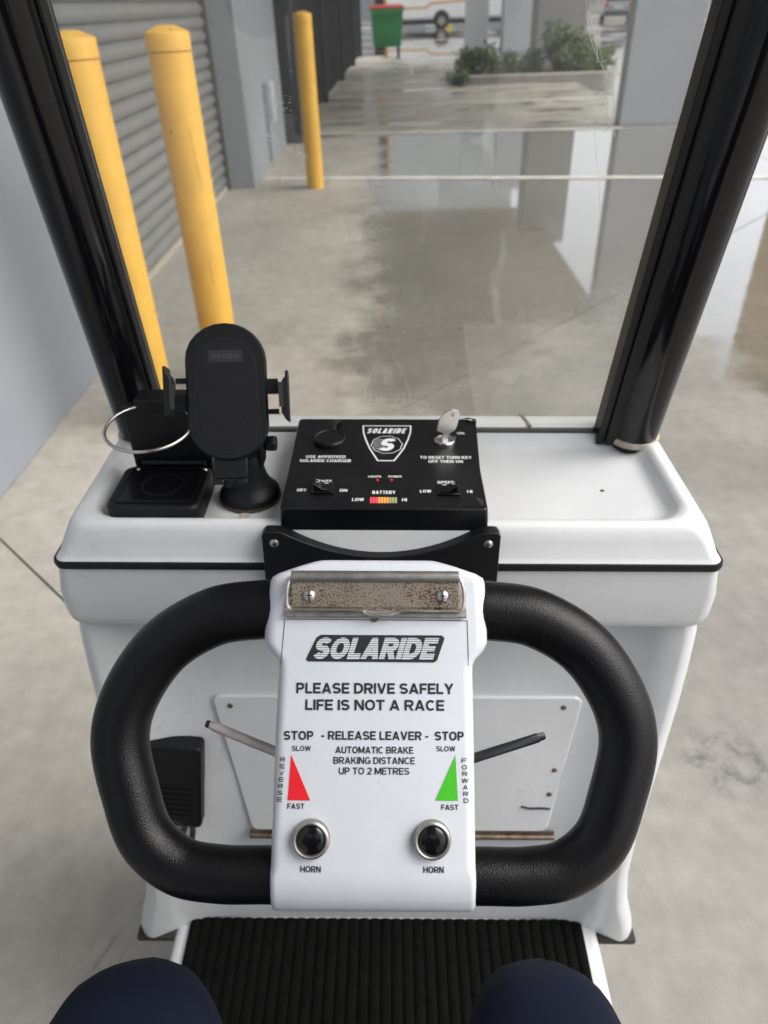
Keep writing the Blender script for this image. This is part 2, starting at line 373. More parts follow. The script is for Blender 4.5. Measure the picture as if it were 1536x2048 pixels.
def glyph(c, W, w):
    """strokes of one capital: ('p', points, closed) centre lines or ('q', quad) solid slanted bars; cap height 1"""
    h = w / 2; l, r, b, t = h, W - h, h * .92, 1 - h * .92; m = .5
    def arc(cx, cy, rx, ry, a0, a1, n=10):
        o = []
        for k in range(n + 1):
            a = R(a0 + (a1 - a0) * k / n); ca, sa = math.cos(a), math.sin(a); e = .93
            o.append((cx + rx * math.copysign(abs(ca) ** e, ca), cy + ry * math.copysign(abs(sa) ** e, sa)))
        return o
    def bar(x0, y0, x1, y1, f=1.0):
        L = math.hypot(x1 - x0, y1 - y0); hw = min(w * .5 * L / abs(y1 - y0) * f, w); return ('q', [(x0 - hw, y0), (x0 + hw, y0), (x1 + hw, y1), (x1 - hw, y1)])
    V = lambda x, y0=0, y1=1: ('p', [(x, y0), (x, y1)], False)
    H = lambda y, x0=0, x1=W: ('p', [(x0, y), (x1, y)], False)
    if c == 'I': return [V(h)]
    if c == 'L': return [V(l), H(b)]
    if c == 'E': return [V(l), H(b), H(t), H(m, 0, W * .92)]
    if c == 'F': return [V(l), H(t), H(m - .03, 0, W * .9)]
    if c == 'T': return [H(t), V(W / 2)]
    if c == 'H': return [V(l), V(r), H(m)]
    if c == '-': return [H(.40)]
    if c == 'N': return [V(l), V(r), bar(w * .6, 1, W - w * .6, 0)]
    if c == 'M': return [V(l), V(r), bar(w * .6, 1, W / 2, .08), bar(W - w * .6, 1, W / 2, .08)]
    k = w * .55
    if c == 'A': return [bar(k, 0, W / 2, 1), bar(W - k, 0, W / 2, 1), H(.28, W * .2, W * .8)]
    if c == 'V': return [bar(k, 1, W / 2, 0), bar(W - k, 1, W / 2, 0)]
    if c == 'W': return [bar(k, 1, W * .28, 0), bar(W * .5, 1, W * .28, 0), bar(W * .5, 1, W * .72, 0), bar(W - k, 1, W * .72, 0)]
    if c == 'Y': return [bar(k, 1, W / 2, .40), bar(W - k, 1, W / 2, .40), V(W / 2, 0, .46)]
    if c == 'K': return [V(l), bar(W - w * .75, 1, w * .9, .38), bar(W - w * .6, 0, W * .42, .60)]
    if c == 'O': return [('p', arc(W / 2, .5, W / 2 - h, .5 - h * .92, 0, 360, 28)[:-1], True)]
    if c == 'D': return [('p', [(l, b), (W * .42, b)] + arc(W * .42, .5, r - W * .42, .5 - b, -90, 90, 12) + [(l, t)], True)]
    def bowl(y0, y1, R_=1.0): x = W * .55; return ('p', [(l, y1), (x, y1)] + arc(x, (y0 + y1) / 2, (r - x) * R_, (y1 - y0) / 2, 90, -90, 10) + [(l, y0)], True)
    if c == 'P': return [V(l), bowl(.44, t)]
    if c == 'R': return [V(l), bowl(.46, t), bar(W - w * .58, 0, W * .50, .5)]
    if c == 'B': return [V(l), bowl(.52, t, .92), bowl(b, .52)]
    if c == 'U': return [('p', [(l, 1), (l, .36)] + arc(W / 2, .36, W / 2 - h, .36 - b, 180, 360, 12) + [(r, 1)], False)]
    if c == 'C': return [('p', arc(W / 2, .5, W / 2 - h, .5 - b, 42, 318, 22), False)]
    if c == 'G': return [('p', arc(W / 2, .5, W / 2 - h, .5 - b, 42, 318, 22), False), V(r, .06, .5), H(.46, W * .55, W)]
    if c == 'S':
        q = (t - b) / 4
        return [('p', arc(W / 2, t - q, W / 2 - h, q, 22, 240, 14) + arc(W / 2, b + q, W / 2 - h, q, 60, -158, 14), False)]
    if c == '2': return [('p', arc(W / 2, t - .24, W / 2 - h, .24, 165, -25, 12) + [(W * .62, .42), (l + w * .25, b)], False), H(b)]
    return []
def text(s, x0, x1, yb, h, m, parent, z=0.0, bold=.15, shear=0.0, M=None, name='lettering', gap=None):
    g = .07 + bold * .15 if gap is None else gap; T_ = (x1 - x0) / h - shear; n = len(s); w = bold
    fix = sum(w for c in s if c == 'I') + g * (n - 1); nat = sum(GW[c] for c in s if c not in ' I') + .22 * s.count(' ')
    k = (T_ - fix) / nat if nat else 1
    mb = MB(); x = 0; zz = 0
    for c in s:
        if c == ' ': x += .22 * k + g; continue
        W = w if c == 'I' else GW[c] * k
        for st in glyph(c, W, w):
            zz += 1; dz = z + (zz % 5) * 6e-6
            tf = lambda p: (x0 + (x + p[0] + shear * p[1]) * h, yb + p[1] * h)
            if st[0] == 'q': mb.add([(*tf(p), dz) for p in st[1]], [(0, 1, 2, 3)])
            else:
                q = strip(st[1], w, 0, st[2]); mb.add([(*tf(v), dz) for v in q.v], q.f)
        x += W + g
    o = mb.build(name, m, parent, M=M); return o
def strip(pts, wd, z, closed=True):
    mb = MB(); n = len(pts); P = [Vector((p[0], p[1], 0)) for p in pts]
    L, Rr = [], []
    for i in range(n):
        a = P[i - 1] if closed or i > 0 else P[i]; b = P[(i + 1) % n] if closed or i < n - 1 else P[i]
        d1 = (P[i] - a).normalized() if (P[i] - a).length > 1e-9 else (b - P[i]).normalized(); d2 = (b - P[i]).normalized() if (b - P[i]).length > 1e-9 else d1
        nn = Vector((-(d1 + d2).y, (d1 + d2).x, 0)).normalized(); k = 1 / max(.45, nn.dot(Vector((-d1.y, d1.x, 0))))
        L.append(P[i] + nn * wd / 2 * k); Rr.append(P[i] - nn * wd / 2 * k)
    vs = [(p.x, p.y, z) for p in L] + [(p.x, p.y, z) for p in Rr]
    return mb.add(vs, [(i, (i + 1) % n, n + (i + 1) % n, n + i) for i in range(n if closed else n - 1)])

# ================================================================== THE SETTING
# far ground sheet and cut slabs near the scooter
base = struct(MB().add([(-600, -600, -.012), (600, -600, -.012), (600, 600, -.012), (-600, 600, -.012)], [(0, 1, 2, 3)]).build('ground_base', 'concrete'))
gr = bpy.data.objects.new('ground', None); COL.objects.link(gr); struct(gr)
def slabs():
    bm = bmesh.new()
    X0, X1, Y0, Y1 = -1.75, 14, -6, 60
    vs = [bm.verts.new(p) for p in ((X0, Y0, 0), (X1, Y0, 0), (X1, Y1, 0), (X0, Y1, 0))]; bm.faces.new(vs)
    cuts = []
    dA = Vector((-.733, .68, 0)); dB = Vector((.68, .733, 0))                 # normals of the two joint families
    for p, n, offs in ((Vector((-1.28, 1.78, 0)), dB, (0,)), (Vector((-.03, 2.55, 0)), dA, (0, -5.4)), (Vector((0, 10.02, 0)), Vector((0, 1, 0)), (0, 6, 16.0)), (Vector((3.62, 0, 0)), Vector((1, 0, 0)), (0,))):
        for o in offs: cuts.append((p + n * o, n))
    W = .0035
    for p, n in cuts:
        for s in (-1, 1):
            fs = [f for f in bm.faces if n is not dA or (f.calc_center_median() - Vector((-1.28, 1.78, 0))).dot(dB) > 0]
            g = list({v for f in fs for v in f.verts}) + list({e for f in fs for e in f.edges}) + fs
            bmesh.ops.bisect_plane(bm, geom=g, plane_co=p + n * W * s, plane_no=n, dist=1e-5)
    dead = [f for f in bm.faces if any(max(abs((v.co - p).dot(n)) for v in f.verts) < W * 1.01 for p, n in cuts)]
    bmesh.ops.delete(bm, geom=dead, context='FACES')
    bm.faces.ensure_lookup_table(); seen = set()
    for f in bm.faces:
        if f.index in seen: continue
        st = [f]; isl = []; seen.add(f.index)
        while st:
            q = st.pop(); isl.append(q)
            for e in q.edges:
                for k in e.link_faces:
                    if k.index not in seen: seen.add(k.index); st.append(k)
        mb = MB()
        for q in isl: mb.add([(v.co.x, v.co.y, 0) for v in q.verts], [tuple(range(len(q.verts)))])
        # outline sides so the slab has thickness in the joints
        for q in isl:
            for e in q.edges:
                if len(e.link_faces) == 1:
                    a, b_ = e.verts[0].co, e.verts[1].co
                    mb.add([(a.x, a.y, 0), (b_.x, b_.y, 0), (b_.x, b_.y, -.01), (a.x, a.y, -.01)], [(0, 1, 2, 3)])
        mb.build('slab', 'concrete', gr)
    bm.free()
slabs()
jb = MB().add([(-1.75, -6, -.008), (14, -6, -.008), (14, 60, -.008), (-1.75, 60, -.008)], [(0, 1, 2, 3)]).build('joint_filler', 'joint_dark', gr)
# painted bay lines
def line(name, a, b, wd, lab):
    a = Vector((*a, .004)); b = Vector((*b, .004)); n = (b - a).cross(Vector((0, 0, 1))).normalized() * wd / 2
    o = MB().add([a - n, b - n, b + n, a + n], [(0, 1, 2, 3)]).build(name, 'paint_line'); struct(o); return o
line('painted_line', (-1.23, 7.42), (4.2, 6.66), .12, '')
line('painted_line', (-.95, 10.13), (2.82, 9.86), .13, '')
line('painted_line', (-.6, 13.2), (3.3, 13.0), .10, '')

# left building
wl = MB().box(-1.9, -1.37, -7, 3.15, 0, 6.24).build('building_wall', 'wall_grey', bevel=.006)
tag(wl, 'plain grey rendered wall running past the left side of the scooter', 'wall')
cl = empty('wall_pier', (-1.27, 7.0, 0), 'grey rendered wall pier between roller door and black fence', 'wall')
MB().box(-.55, 0, .0, 2.45, 0, 6.24).build('pier_body', 'wall_grey', cl, bevel=.006)
MB().box(-.30, -.215, -.05, -.002, 0, 3.0).build('door_guide', 'fence_metal', cl)
el = empty('meter_box', (-1.27, 8.2, .38), 'small grey electrical box with conduit on the pier face', 'electrical box')
MB().box(.001, .075, -.10, .16, 0, .36).build('case', 'pillar_grey', el, bevel=.008)
MB().box(.003, .03, -.125, -.101, -.34, .34).build('conduit', 'wall_grey', el)
MB().box(.0755, .083, -.07, .13, .03, .33).build('lid', 'pillar_grey', el, bevel=.004)
ln = MB().box(-1.9, -1.42, 3.152, 6.998, 3.0, 6.24).build('door_lintel', 'wall_grey'); tag(ln, 'grey lintel over the roller door', 'lintel')
# roller door
rd = empty('roller_door', (-1.53, 3.17, 0), 'silver grey corrugated roller shutter door behind the yellow bollards', 'roller door')
prof = [(-.008, 0), (.010, .010), (.022, .028), (.025, .045), (.022, .062), (.010, .080), (-.008, .090)]
me0 = None
for k in range(33):
    if me0 is None:
        mb = MB(); rings = [[(x, y, z) for x, z in prof] + [(-.02, y, .09), (-.02, y, 0)] for y in (0, 3.83)]
        mb.loft(rings); o = mb.build('slat', 'door_metal', rd); me0 = o.data
    else:
        o = bpy.data.objects.new('slat', me0); COL.objects.link(o); o.parent = rd
    o.location = (0, 0, .035 + k * .0905)
MB().box(-.02, .02, 0, 3.83, .0, .034).build('bottom_rail', 'gasket', rd)

# roof over the driveway
rf = empty('roof_canopy', (0, 0, 3.4), 'upper storey roofing over the driveway beyond the widest pillar', 'roof')
MB().box(-1.95, 3.75, 10.05, 21.0, 0, .35).build('slab', 'soffit', rf)
MB().box(-1.26, 3.75, 9.75, 10.04, -.1, 2.85).build('facade', 'tan_render', rf)
MB().box(-1.95, 3.75, 1.6, 10.04, 2.86, 3.1).build('added_shade_slab', 'shade_slab_white', rf)  # unseen slab added to hold back sky light over the near driveway

# pillars
def pillar(x0, x1, y0, y1, m, label, z1=3.14):
    o = MB().box(-(x1 - x0) / 2, (x1 - x0) / 2, -(y1 - y0) / 2, (y1 - y0) / 2, 0, z1).build('pillar', m, bevel=.012); o.location = ((x0 + x1) / 2, (y0 + y1) / 2, 0)
    tag(o, label, 'pillar', 'grey pillars along the driveway'); return o
pillar(2.83, 3.66, 10.045, 10.30, 'pillar_grey', 'widest grey pillar, beside the right windscreen post')
pillar(3.15, 4.22, 18.5, 19.3, 'pillar_dark', 'dark grey pillar standing behind the tall planter bush', 3.7)
pillar(2.30, 2.98, 26.2, 26.7, 'pale_paint', 'slim pale grey pillar in front of the white bus', 3.8)
pillar(3.30, 4.26, 25.2, 25.8, 'pillar_grey', 'grey pillar between the slim pale pillar and the dark pillar', 3.8)

# fence
fe = empty('steel_fence', (-1.22, 9.6, 0), 'tall black steel paling fence running back from the pier', 'fence')
MB().box(-.14, .14, -.148, .05, 0, 3.1).build('gate_post', 'fence_metal', fe, bevel=.004)
p0 = None
for k in range(38):
    if p0 is None: o = MB().box(-.022, .022, -.022, .022, .05, 2.7).build('paling', 'fence_metal', fe); p0 = o.data
    else: o = bpy.data.objects.new('paling', p0); COL.objects.link(o); o.parent = fe
    o.location = (.02 + .0062 * k, .30 + k * .42, 0)
for z in (.18, 1.4, 2.55):
    MB().box(-.045, -.022, .05, 16.1, z, z + .05).build('rail', 'fence_metal', fe, M=Matrix.Rotation(-.0148, 4, 'Z'))
for y in (4.1, 8.2, 12.3, 16.2):
    MB().box(-.03, .10, -.05, .05, 0, 3.0).build('post', 'fence_metal', fe, M=Matrix.Translation((.015 * y, y, 0)))
yw = MB().box(-4.6, -4.3, 9.7, 30, 0, 3.4).build('courtyard_wall', 'pale_cladding'); tag(yw, 'pale wall at the back of the bin store behind the fence', 'wall')

def bin_(loc, rz, label, lidm, sc=1.0):
    r = empty('wheelie_bin', loc, label, 'bin', 'green rubbish bins', (0, 0, rz)); r.scale = (sc, sc, sc)
    mb = MB(); rings = []
    for z, hx, hy in ((.17, .40, .34), (.22, .43, .37), (.75, .47, .42), (1.10, .49, .46), (1.14, .52, .49), (1.17, .52, .49)):
        rings.append([(x, y, z) for x, y in rrect(-hx, hx, -hy, hy, .05, 3)])
    mb.loft(rings).build('tub', 'bin_green', r)
    mb = MB(); rings = []
    for z, hx, hy in ((1.172, .53, .50), (1.20, .535, .505), (1.26, .48, .44), (1.275, .40, .36)):
        rings.append([(x, y, z) for x, y in rrect(-hx, hx, -hy, hy, .06, 3)])
    mb.loft(rings).build('lid', lidm, r)
    for x in (-.36, .36):
        for y in (-.3, .3):
            MB().lathe([(.085, -.02), (.09, -.012), (.09, .012), (.085, .02)], seg=14, M=Matrix.Translation((x, y, .09)) @ Matrix.Rotation(R(90), 4, 'Y')).build('castor', 'tyre', r)
            MB().box(x - .03, x + .03, y - .02, y + .02, .12, .18).build('bracket', 'dull_steel', r)
    MB().tube([(-.5, -.52, 1.1), (-.2, -.55, 1.1), (.2, -.55, 1.1), (.5, -.52, 1.1)], .018, 8).build('handle', 'bin_green', r)
bin_((-.12, 27.2, 0), R(4), 'green bin with a red lid at the far end of the fence', 'bin_lid_red')
bin_((-1.95, 12.2, 0), R(90), 'nearer green bin seen through the fence palings', 'bin_green')
bin_((-1.95, 14.6, 0), R(90), 'farther green bin seen through the fence palings', 'bin_green')
dp = empty('dark_post', (-.30, 28.6, 0), 'tall dark post with an orange edge standing behind the red lidded bin', 'post')
MB().box(-.20, .10, -.1, .1, 0, 3.9).build('post_body', 'fence_metal', dp)
MB().box(.102, .19, -.1, .1, 0, 3.9).build('edge_strip', 'orange_stripe', dp)

# planter
def planter():
    r = empty('planter_bed', (2.65, 16.3, 0), 'low raised planter bed with concrete kerb in front of the dark pillar', 'planter')
    out = rrect(-1.5, 1.7, -.45, 1.6, .4, 6); inn = rrect(-1.36, 1.56, -.31, 1.46, .3, 6)
    mb = MB(); mb.loft([[(x, y, 0) for x, y in out], [(x, y, .13) for x, y in out], [(x, y, .15) for x, y in inn], [(x, y, .06) for x, y in inn]], False, False, smooth=False)
    mb.build('kerb', 'kerb', r)
    MB().add([(x, y, .10) for x, y in rrect(-1.37, 1.57, -.32, 1.47, .3, 6)], [tuple(range(28))]).build('soil', 'soil', r)
planter()
def shrub(loc, rx, rz, n, label, mats, ls=.05, seed=1):
    rnd = random.Random(seed)
    r = empty('shrub', loc, label, 'shrub', 'planter shrubs')
    mb = MB()
    for k in range(7):
        a = rnd.uniform(0, 6.28); q = rx * rnd.uniform(.2, .8)
        mb.tube([(0, 0, 0), (q * .4 * math.cos(a), q * .4 * math.sin(a), rz * .5), (q * math.cos(a), q * math.sin(a), rz * rnd.uniform(.8, 1.3))], [.015, .010, .004], 5)
    mb.build('trunk', 'bark', r)
    clumps = [(Vector((rnd.uniform(-1, 1) * rx * .75, rnd.uniform(-1, 1) * rx * .6, rz * rnd.uniform(.25, 1.5))), rnd.uniform(.25, .5) * rx) for _ in range(16)]
    bufs = [MB() for _ in mats]
    for k in range(n):
        c, cr = rnd.choice(clumps); d = Vector((rnd.gauss(0, 1), rnd.gauss(0, 1), rnd.gauss(0, 1))).normalized() * cr * rnd.uniform(.4, 1.1)
        p = c + d; p.z = max(p.z, .02)
        a = Vector((rnd.gauss(0, 1), rnd.gauss(0, 1), rnd.gauss(.6, 1))).normalized(); b = a.orthogonal().normalized(); l = ls * rnd.uniform(.6, 1.5)
        bufs[rnd.randrange(len(mats))].add([p, p + a * l * .5 + b * l * .22, p + a * l, p + a * l * .5 - b * l * .22], [(0, 1, 2, 3)])
    for bfr, m in zip(bufs, mats): o = bfr.build('foliage', m, r); o['kind'] = 'stuff'
shrub((3.50, 16.75, .1), .60, .43, 5500, 'tallest bush in the planter in front of dark pillar', ['leaf_a', 'leaf_c', 'leaf_b'], .085, 1)
shrub((1.72, 16.5, .1), .42, .22, 2000, 'low dark shrub at the left end of the planter', ['leaf_c', 'leaf_a'], .075, 2)
shrub((2.62, 16.7, .1), .42, .18, 1500, 'low dark shrub in the middle of the planter', ['leaf_c', 'leaf_a'], .075, 3)
shrub((4.02, 16.4, .1), .36, .22, 1500, 'low yellowish shrub at the right end of the planter', ['leaf_b', 'leaf_a'], .075, 4)
shrub((1.30, 15.75, .0), .16, .12, 400, 'small dark weed at the planter kerb corner', ['leaf_c', 'leaf_a'], .06, 5)

# white bus far behind
def bus():
    r = empty('white_bus', (2.6, 49, 0), 'long white bus with an orange stripe parked beyond the pillars', 'bus')
    mb = MB(); rings = []
    for y, dz in ((0, 0), (.04, .06), (2.4, .06), (2.46, 0)): pass
    sec = rrect(-1.2, 1.2, .42, 3.0, .18, 4)
    mb.loft([[(-3.4, y + 1.2, z) for y, z in sec], [(-3.45 + .1, y + 1.2, z) for y, z in sec], [(5.8, y + 1.2, z) for y, z in sec]]).build('body', 'white_paint_body', r)
    MB().box(-3.2, 5.6, .05, 2.3, .22, .419).build('skirt_shadow', 'fence_metal', r)  # dark skirt doubling as the shadow beneath the bus body
    for x in (.3, 4.2):
        wf = MB().lathe([(.30, -.11), (.36, -.09), (.36, .09), (.30, .11)], seg=24, M=Matrix.Translation((x, .02, .36)) @ Matrix.Rotation(R(90), 4, 'X')).build('wheel', 'tyre', r)
        MB().lathe([(.20, -.125), (.21, .125)], seg=18, M=Matrix.Translation((x, .02, .36)) @ Matrix.Rotation(R(90), 4, 'X')).build('rim', 'dull_steel', wf)
        MB().lathe([(.46, -.012), (.46, .012)], seg=24, M=Matrix.Translation((x, -.001, .42)) @ Matrix.Rotation(R(90), 4, 'X')).build('wheel_arch', 'fence_metal', r)
    MB().prism([(-3.3, .95), (-.55, .95), (-.25, 1.15), (3.5, 1.30), (3.5, 1.38), (-.3, 1.24), (-.6, 1.04), (-3.3, 1.04)], .0, .012, M=Matrix.Rotation(R(90), 4, 'X')).build('stripe', 'orange_stripe', r)
    for k in range(5): MB().box(-3.1 + k * 1.75, -1.5 + k * 1.75, -.012, .004, 1.65, 2.5).build('window', 'car_glass', r)
bus()
ck = MB().prism([(-.25, 0), (.25, 0), (.22, .05), (.06, .18), (-.06, .18), (-.22, .05)], -.09, .09, M=Matrix.Rotation(R(90), 4, 'X')).build('wheel_chock', 'chock_yellow'); ck.location = (3.35, 48.6, 0)
tag(ck, 'yellow wheel chock on the wet ground by the bus wheel', 'wheel chock')

def car(loc, rz, m, label):
    r = empty('parked_car', loc, label, 'car', 'cars parked in the yard', (0, 0, rz))
    # body lofted along its length (rear at y=0 facing the camera)
    mb = MB(); rings = []
    for y, hw, z0, z1 in ((0, .72, .42, .80), (.04, .84, .32, .95), (.5, .88, .25, 1.0), (1.2, .90, .22, .98), (3.0, .90, .22, .93), (4.0, .86, .25, .84), (4.35, .70, .34, .66)):
        rings.append([(x, y, z) for x, z in rrect(-hw, hw, z0, z1, .12, 4)])
    mb.loft(rings).build('body', m, r)
    mb = MB(); rings = []
    for z, hw, y0, y1 in ((.93, .80, .12, 3.1), (1.25, .68, .38, 2.45), (1.40, .60, .60, 2.15), (1.44, .50, .75, 1.95)):
        rings.append([(x, y, z) for x, y in rrect(-hw, hw, y0, y1, .15, 4)])
    mb.loft(rings).build('cabin', 'car_glass', r)
    rings = []; mb = MB()
    for z, hw, y0, y1 in ((1.38, .625, .56, 2.20), (1.445, .55, .70, 2.0), (1.47, .40, .9, 1.8)):
        rings.append([(x, y, z) for x, y in rrect(-hw, hw, y0, y1, .15, 4)])
    mb.loft(rings).build('roof', m, r)
    for s in (-1, 1):
        MB().box(s * .70 - .13, s * .70 + .13, -.012, .05, .72, .90).build('tail_light', 'tail_red', r, bevel=.02)
        for y in (.85, 3.45):
            wh = MB().lathe([(.25, -.1), (.31, -.08), (.31, .08), (.25, .1)], seg=20, M=Matrix.Translation((s * .80, y, .31)) @ Matrix.Rotation(R(90), 4, 'Y')).build('wheel', 'tyre', r)
            MB().lathe([(.19, -.105), (.2, .105)], seg=14, M=Matrix.Translation((s * .80, y, .31)) @ Matrix.Rotation(R(90), 4, 'Y')).build('rim', 'steel', wh)
    MB().box(-.80, .80, -.05, .06, .34, .50).build('bumper', 'car_dark', r, bevel=.03)
    MB().box(-.26, .26, -.016, .03, .62, .74).build('number_plate', 'print_white', r)
car((13.35, 51, 0), R(-12), 'car_silver', 'silver car with a red tail light seen left of the widest pillar')
car((11.35, 54, 0), R(-12), 'car_white', 'white car parked just left of the silver car')
car((9.1, 60, 0), R(-12), 'car_dark', 'dark car parked behind the dark pillar')
# tan building across the yard (mirrored in the puddle on the right)
def tan_building():
    r = empty('tan_building', (27, 30, 0), 'tan brick building across the yard mirrored in the puddle at right', 'building', rot=(0, 0, R(-40)))
    MB().box(-11.2, 14, 0, 10, 0, 19).build('wall', 'tan_brick', r)
    MB().box(-11.5, 14.3, -.3, 10.3, 19.001, 19.5).build('roof', 'kerb', r)
    for fl in range(5):
        for k in range(6):
            wn = MB().box(-9.0 + k * 3.5, -7.2 + k * 3.5, -.06, .02, 1.2 + fl * 3.5, 3.0 + fl * 3.5).build('window', 'window_dark', r)
tan_building()
wr = empty('backdrop', (2, 78, 0), 'large pale warehouse block far behind the white bus, added to dim reflected sky', 'building')  # unseen building added to dim the sky mirrored in the wet concrete
MB().box(-13, 10, 0, 20, 0, 22).build('wall', 'pale_cladding', wr)
MB().box(-13.3, 10.3, -.3, 20.3, 22.001, 22.5).build('roof', 'kerb', wr)
for k in range(6): MB().box(-12 + k * 3.6, -9.6 + k * 3.6, -.08, .02, 0, 4.2).build('loading_door', 'wall_grey', wr)

# bollards
def bollard(x, y, lean, label):
    r = empty('bollard', (x, y, 0), label, 'bollard', 'yellow bollards in front of the roller door', lean)
    rr = .0735
    MB().lathe([(rr, 0), (rr, .6), (rr, 1.232)], seg=40).build('post', 'bollard_yellow', r)
    MB().lathe([(rr - .006, 1.2325), (rr - .006, 1.238), (rr + .0015, 1.2365), (rr + .002, 1.286), (rr + .0008, 1.2888), (.030, 1.3075), (.004, 1.3085)], seg=40).build('cap', 'bollard_yellow', r)
bollard(-.966, 2.56, (0, 0, .5), 'yellow bollard partly hidden by the left windscreen post')
bollard(-.755, 2.88, (0, 0, 2.1), 'yellow bollard rising directly behind the phone holder')
import math as _m
def scuff(x, y, pts, m='brass_dirty'):
    bo = [o for o in bpy.data.objects if o.name.startswith('bollard') and o.parent is None and abs(o.location.x - x) < .01 and abs(o.location.y - y) < .01][0]
    rz = bo.rotation_euler.z; P = []
    for a, z in pts: P.append((.0736 * _m.cos(a - rz), .0736 * _m.sin(a - rz), z))
    MB().tube(crom(P, 5), .0007, 5).build('scratch', m, bo)
scuff(-.755, 2.88, [(-1.05, 1.01), (-1.00, .97), (-.97, .93), (-.95, .89), (-.90, .85), (-.89, .81)])
scuff(-.755, 2.88, [(-1.45, .985), (-1.42, .980), (-1.40, .983)])
scuff(-.966, 2.56, [(-1.2, .93), (-1.17, .925)])
scuff(-.755, 2.88, [(-1.1, .55), (-1.15, .50), (-1.12, .46)])
bollard(-.705, 6.94, (0, 0, 4.0), 'far yellow bollard on the white line by the fence')

# ================================================================== THE SCOOTER
TH = R(1.7)
sc = empty('mobility_scooter', (-.04005, 0, .0006), 'white mobility scooter with black looped tiller, clear windscreen and control console', 'mobility scooter', rot=(0, TH, 0))
HWB = .339
def ring3(x0, x1, y0, y1, r, z, n=8): return [(x, y, z) for x, y in rrect(x0, x1, y0, y1, r, n)]
# lid with recessed tray
lid = MB()
L_ = [(.3415, .5555, .806, .012, .8865), (.340, .557, .805, .012, .8885), (.3375, .5590, .803, .013, .892), (.331, .5630, .800, .017, .908), (.327, .5665, .797, .021, .9175), (.3235, .569, .795, .024, .9225), (.319, .572, .793, .028, .925), (.311, .577, .790, .030, .9253),
      (.307, .580, .756, .034, .9245), (.303, .584, .752, .033, .920), (.298, .590, .747, .032, .913), (.293, .596, .741, .030, .910), (.285, .604, .733, .028, .909)]
lid.loft([ring3(-h, h, a, b, r, z) for h, a, b, r, z in L_], False, True)
lido = lid.build('console_lid', 'gelcoat', sc)
MB().loft([ring3(-h, h, a, b, r, z) for h, a, b, r, z in ((.338, .559, .803, .010, .8775), (.3435, .5535, .8085, .013, .8780), (.3445, .5525, .8095, .014, .8820), (.3435, .5535, .8085, .013, .8862), (.338, .559, .803, .010, .8866))], False, False).build('trim_strip', 'black_plastic', lido)
# raised ledge behind the windscreen
MB().loft([ring3(-h, h, a, b, r, z) for h, a, b, r, z in ((.300, .7635, .792, .010, .918), (.298, .7645, .791, .010, .9285), (.292, .768, .788, .008, .931))], False, True).build('back_ledge', 'gelcoat', lido)
MB().box(-.2995, .2995, .757, .7633, .9235, .9275).build('screen_gasket', 'rubber', lido)
MB().box(.166, .1705, .7628, .793, .92, .9316, M=Matrix.Translation((.168, .78, 0)) @ Matrix.Rotation(R(14), 4, 'Z') @ Matrix.Translation((-.168, -.78, 0))).build('ledge_seam', 'dull_steel', lido)
for x, y in ((.238, .655),):
    MB().lathe([(.0026, 0), (.002, .0006)], c=(x, y, .9091), seg=10).build('chip', 'brass_dirty', lido)
# shell under the strip
sh = [(.318, .590, .790, .03, .7915), (.338, .566, .800, .026, .7920), (.3470, .5585, .805, .024, .7950), (.3510, .5550, .808, .022, .801), (.3525, .5540, .809, .021, .810), (.3500, .5535, .809, .017, .84), (.3420, .556, .806, .012, .8774)]
MB().loft([ring3(-h, h, a, b, r, z) for h, a, b, r, z in sh], True, False).build('console_shell', 'gelcoat', sc)
# leg shield
def shield():
    mb = MB(); rings = []
    lv = [(.80, .347, .566, .024), (.775, .351, .562, .030), (.73, .352, .556, .034), (.67, .350, .545, .036), (.61, .344, .530, .036), (.54, .337, .514, .033), (.46, .332, .500, .030), (.38, .333, .490, .030), (.32, .342, .484, .030), (.27, .357, .480, .030), (.245, .362, .478, .030), (.235, .362, .478, .030)]
    for z, hw, yn, rec in lv:
        ring = []
        pts = rrect(-hw, hw, yn, .80, .022, 6)
        # densify the near side so it can be hollowed
        q = pts[-1]; near = []
        for k in range(1, 24):
            x = -hw + .022 + (2 * hw - .044) * k / 24; near.append((x, yn))
        pts = pts + near
        for x, y in pts:
            f = max(0, 1 - (abs(x) / (hw - .030)) ** 8) if y < yn + .004 else 0
            ring.append((x, y + rec * f, z))
        rings.append(ring)
    mb.loft(rings, True, True)
    o = mb.build('leg_shield', 'gelcoat', sc)
    return o
shd = shield()
# service hatch in the shield: local frame on the sloping shield face
def frame(o, u, n):
    u = Vector(u).normalized(); n = Vector(n).normalized(); x = u.cross(n).normalized()
    m = Matrix((x, u, n)).transposed().to_4x4(); m.translation = o; return m
SM = frame((.012, .5505, .55), (0, .227, .974), (0, -.974, .227))
hp = [(-.2255, .098), (-.2265, .104), (-.2245, .109), (-.2205, .112), (-.214, .113), (.215, .113), (.222, .1115), (.2265, .1075), (.2275, .102), (.2265, .096), (.2040, -.095), (.2015, -.102), (.197, -.106), (.190, -.107), (-.180, -.107), (-.187, -.106), (-.1915, -.102), (-.194, -.095)]
ht = MB().prism(hp, -.004, .004).build('service_hatch', 'gelcoat', sc, bevel=.0025, M=SM)
for x, y in ((-.205, .098), (.205, .098), (.203, .0), (.06, -.03), (.05, -.055), (.20, -.04)):
    MB().lathe([(.0035, 0), (.003, .0014), (.001, .002)], c=(x, y, .004), seg=12).build('screw', 'brass_dirty', ht)
for a, b in ((-.195, -.085), (.07, .212)):
    h = MB()
    h.tube([(a, -.112, .007), (b, -.112, .007)], .0038, 10)
    h.box(a, b, -.111, -.104, .0041, .0056)
    h.build('hinge', 'brass_dirty', ht)
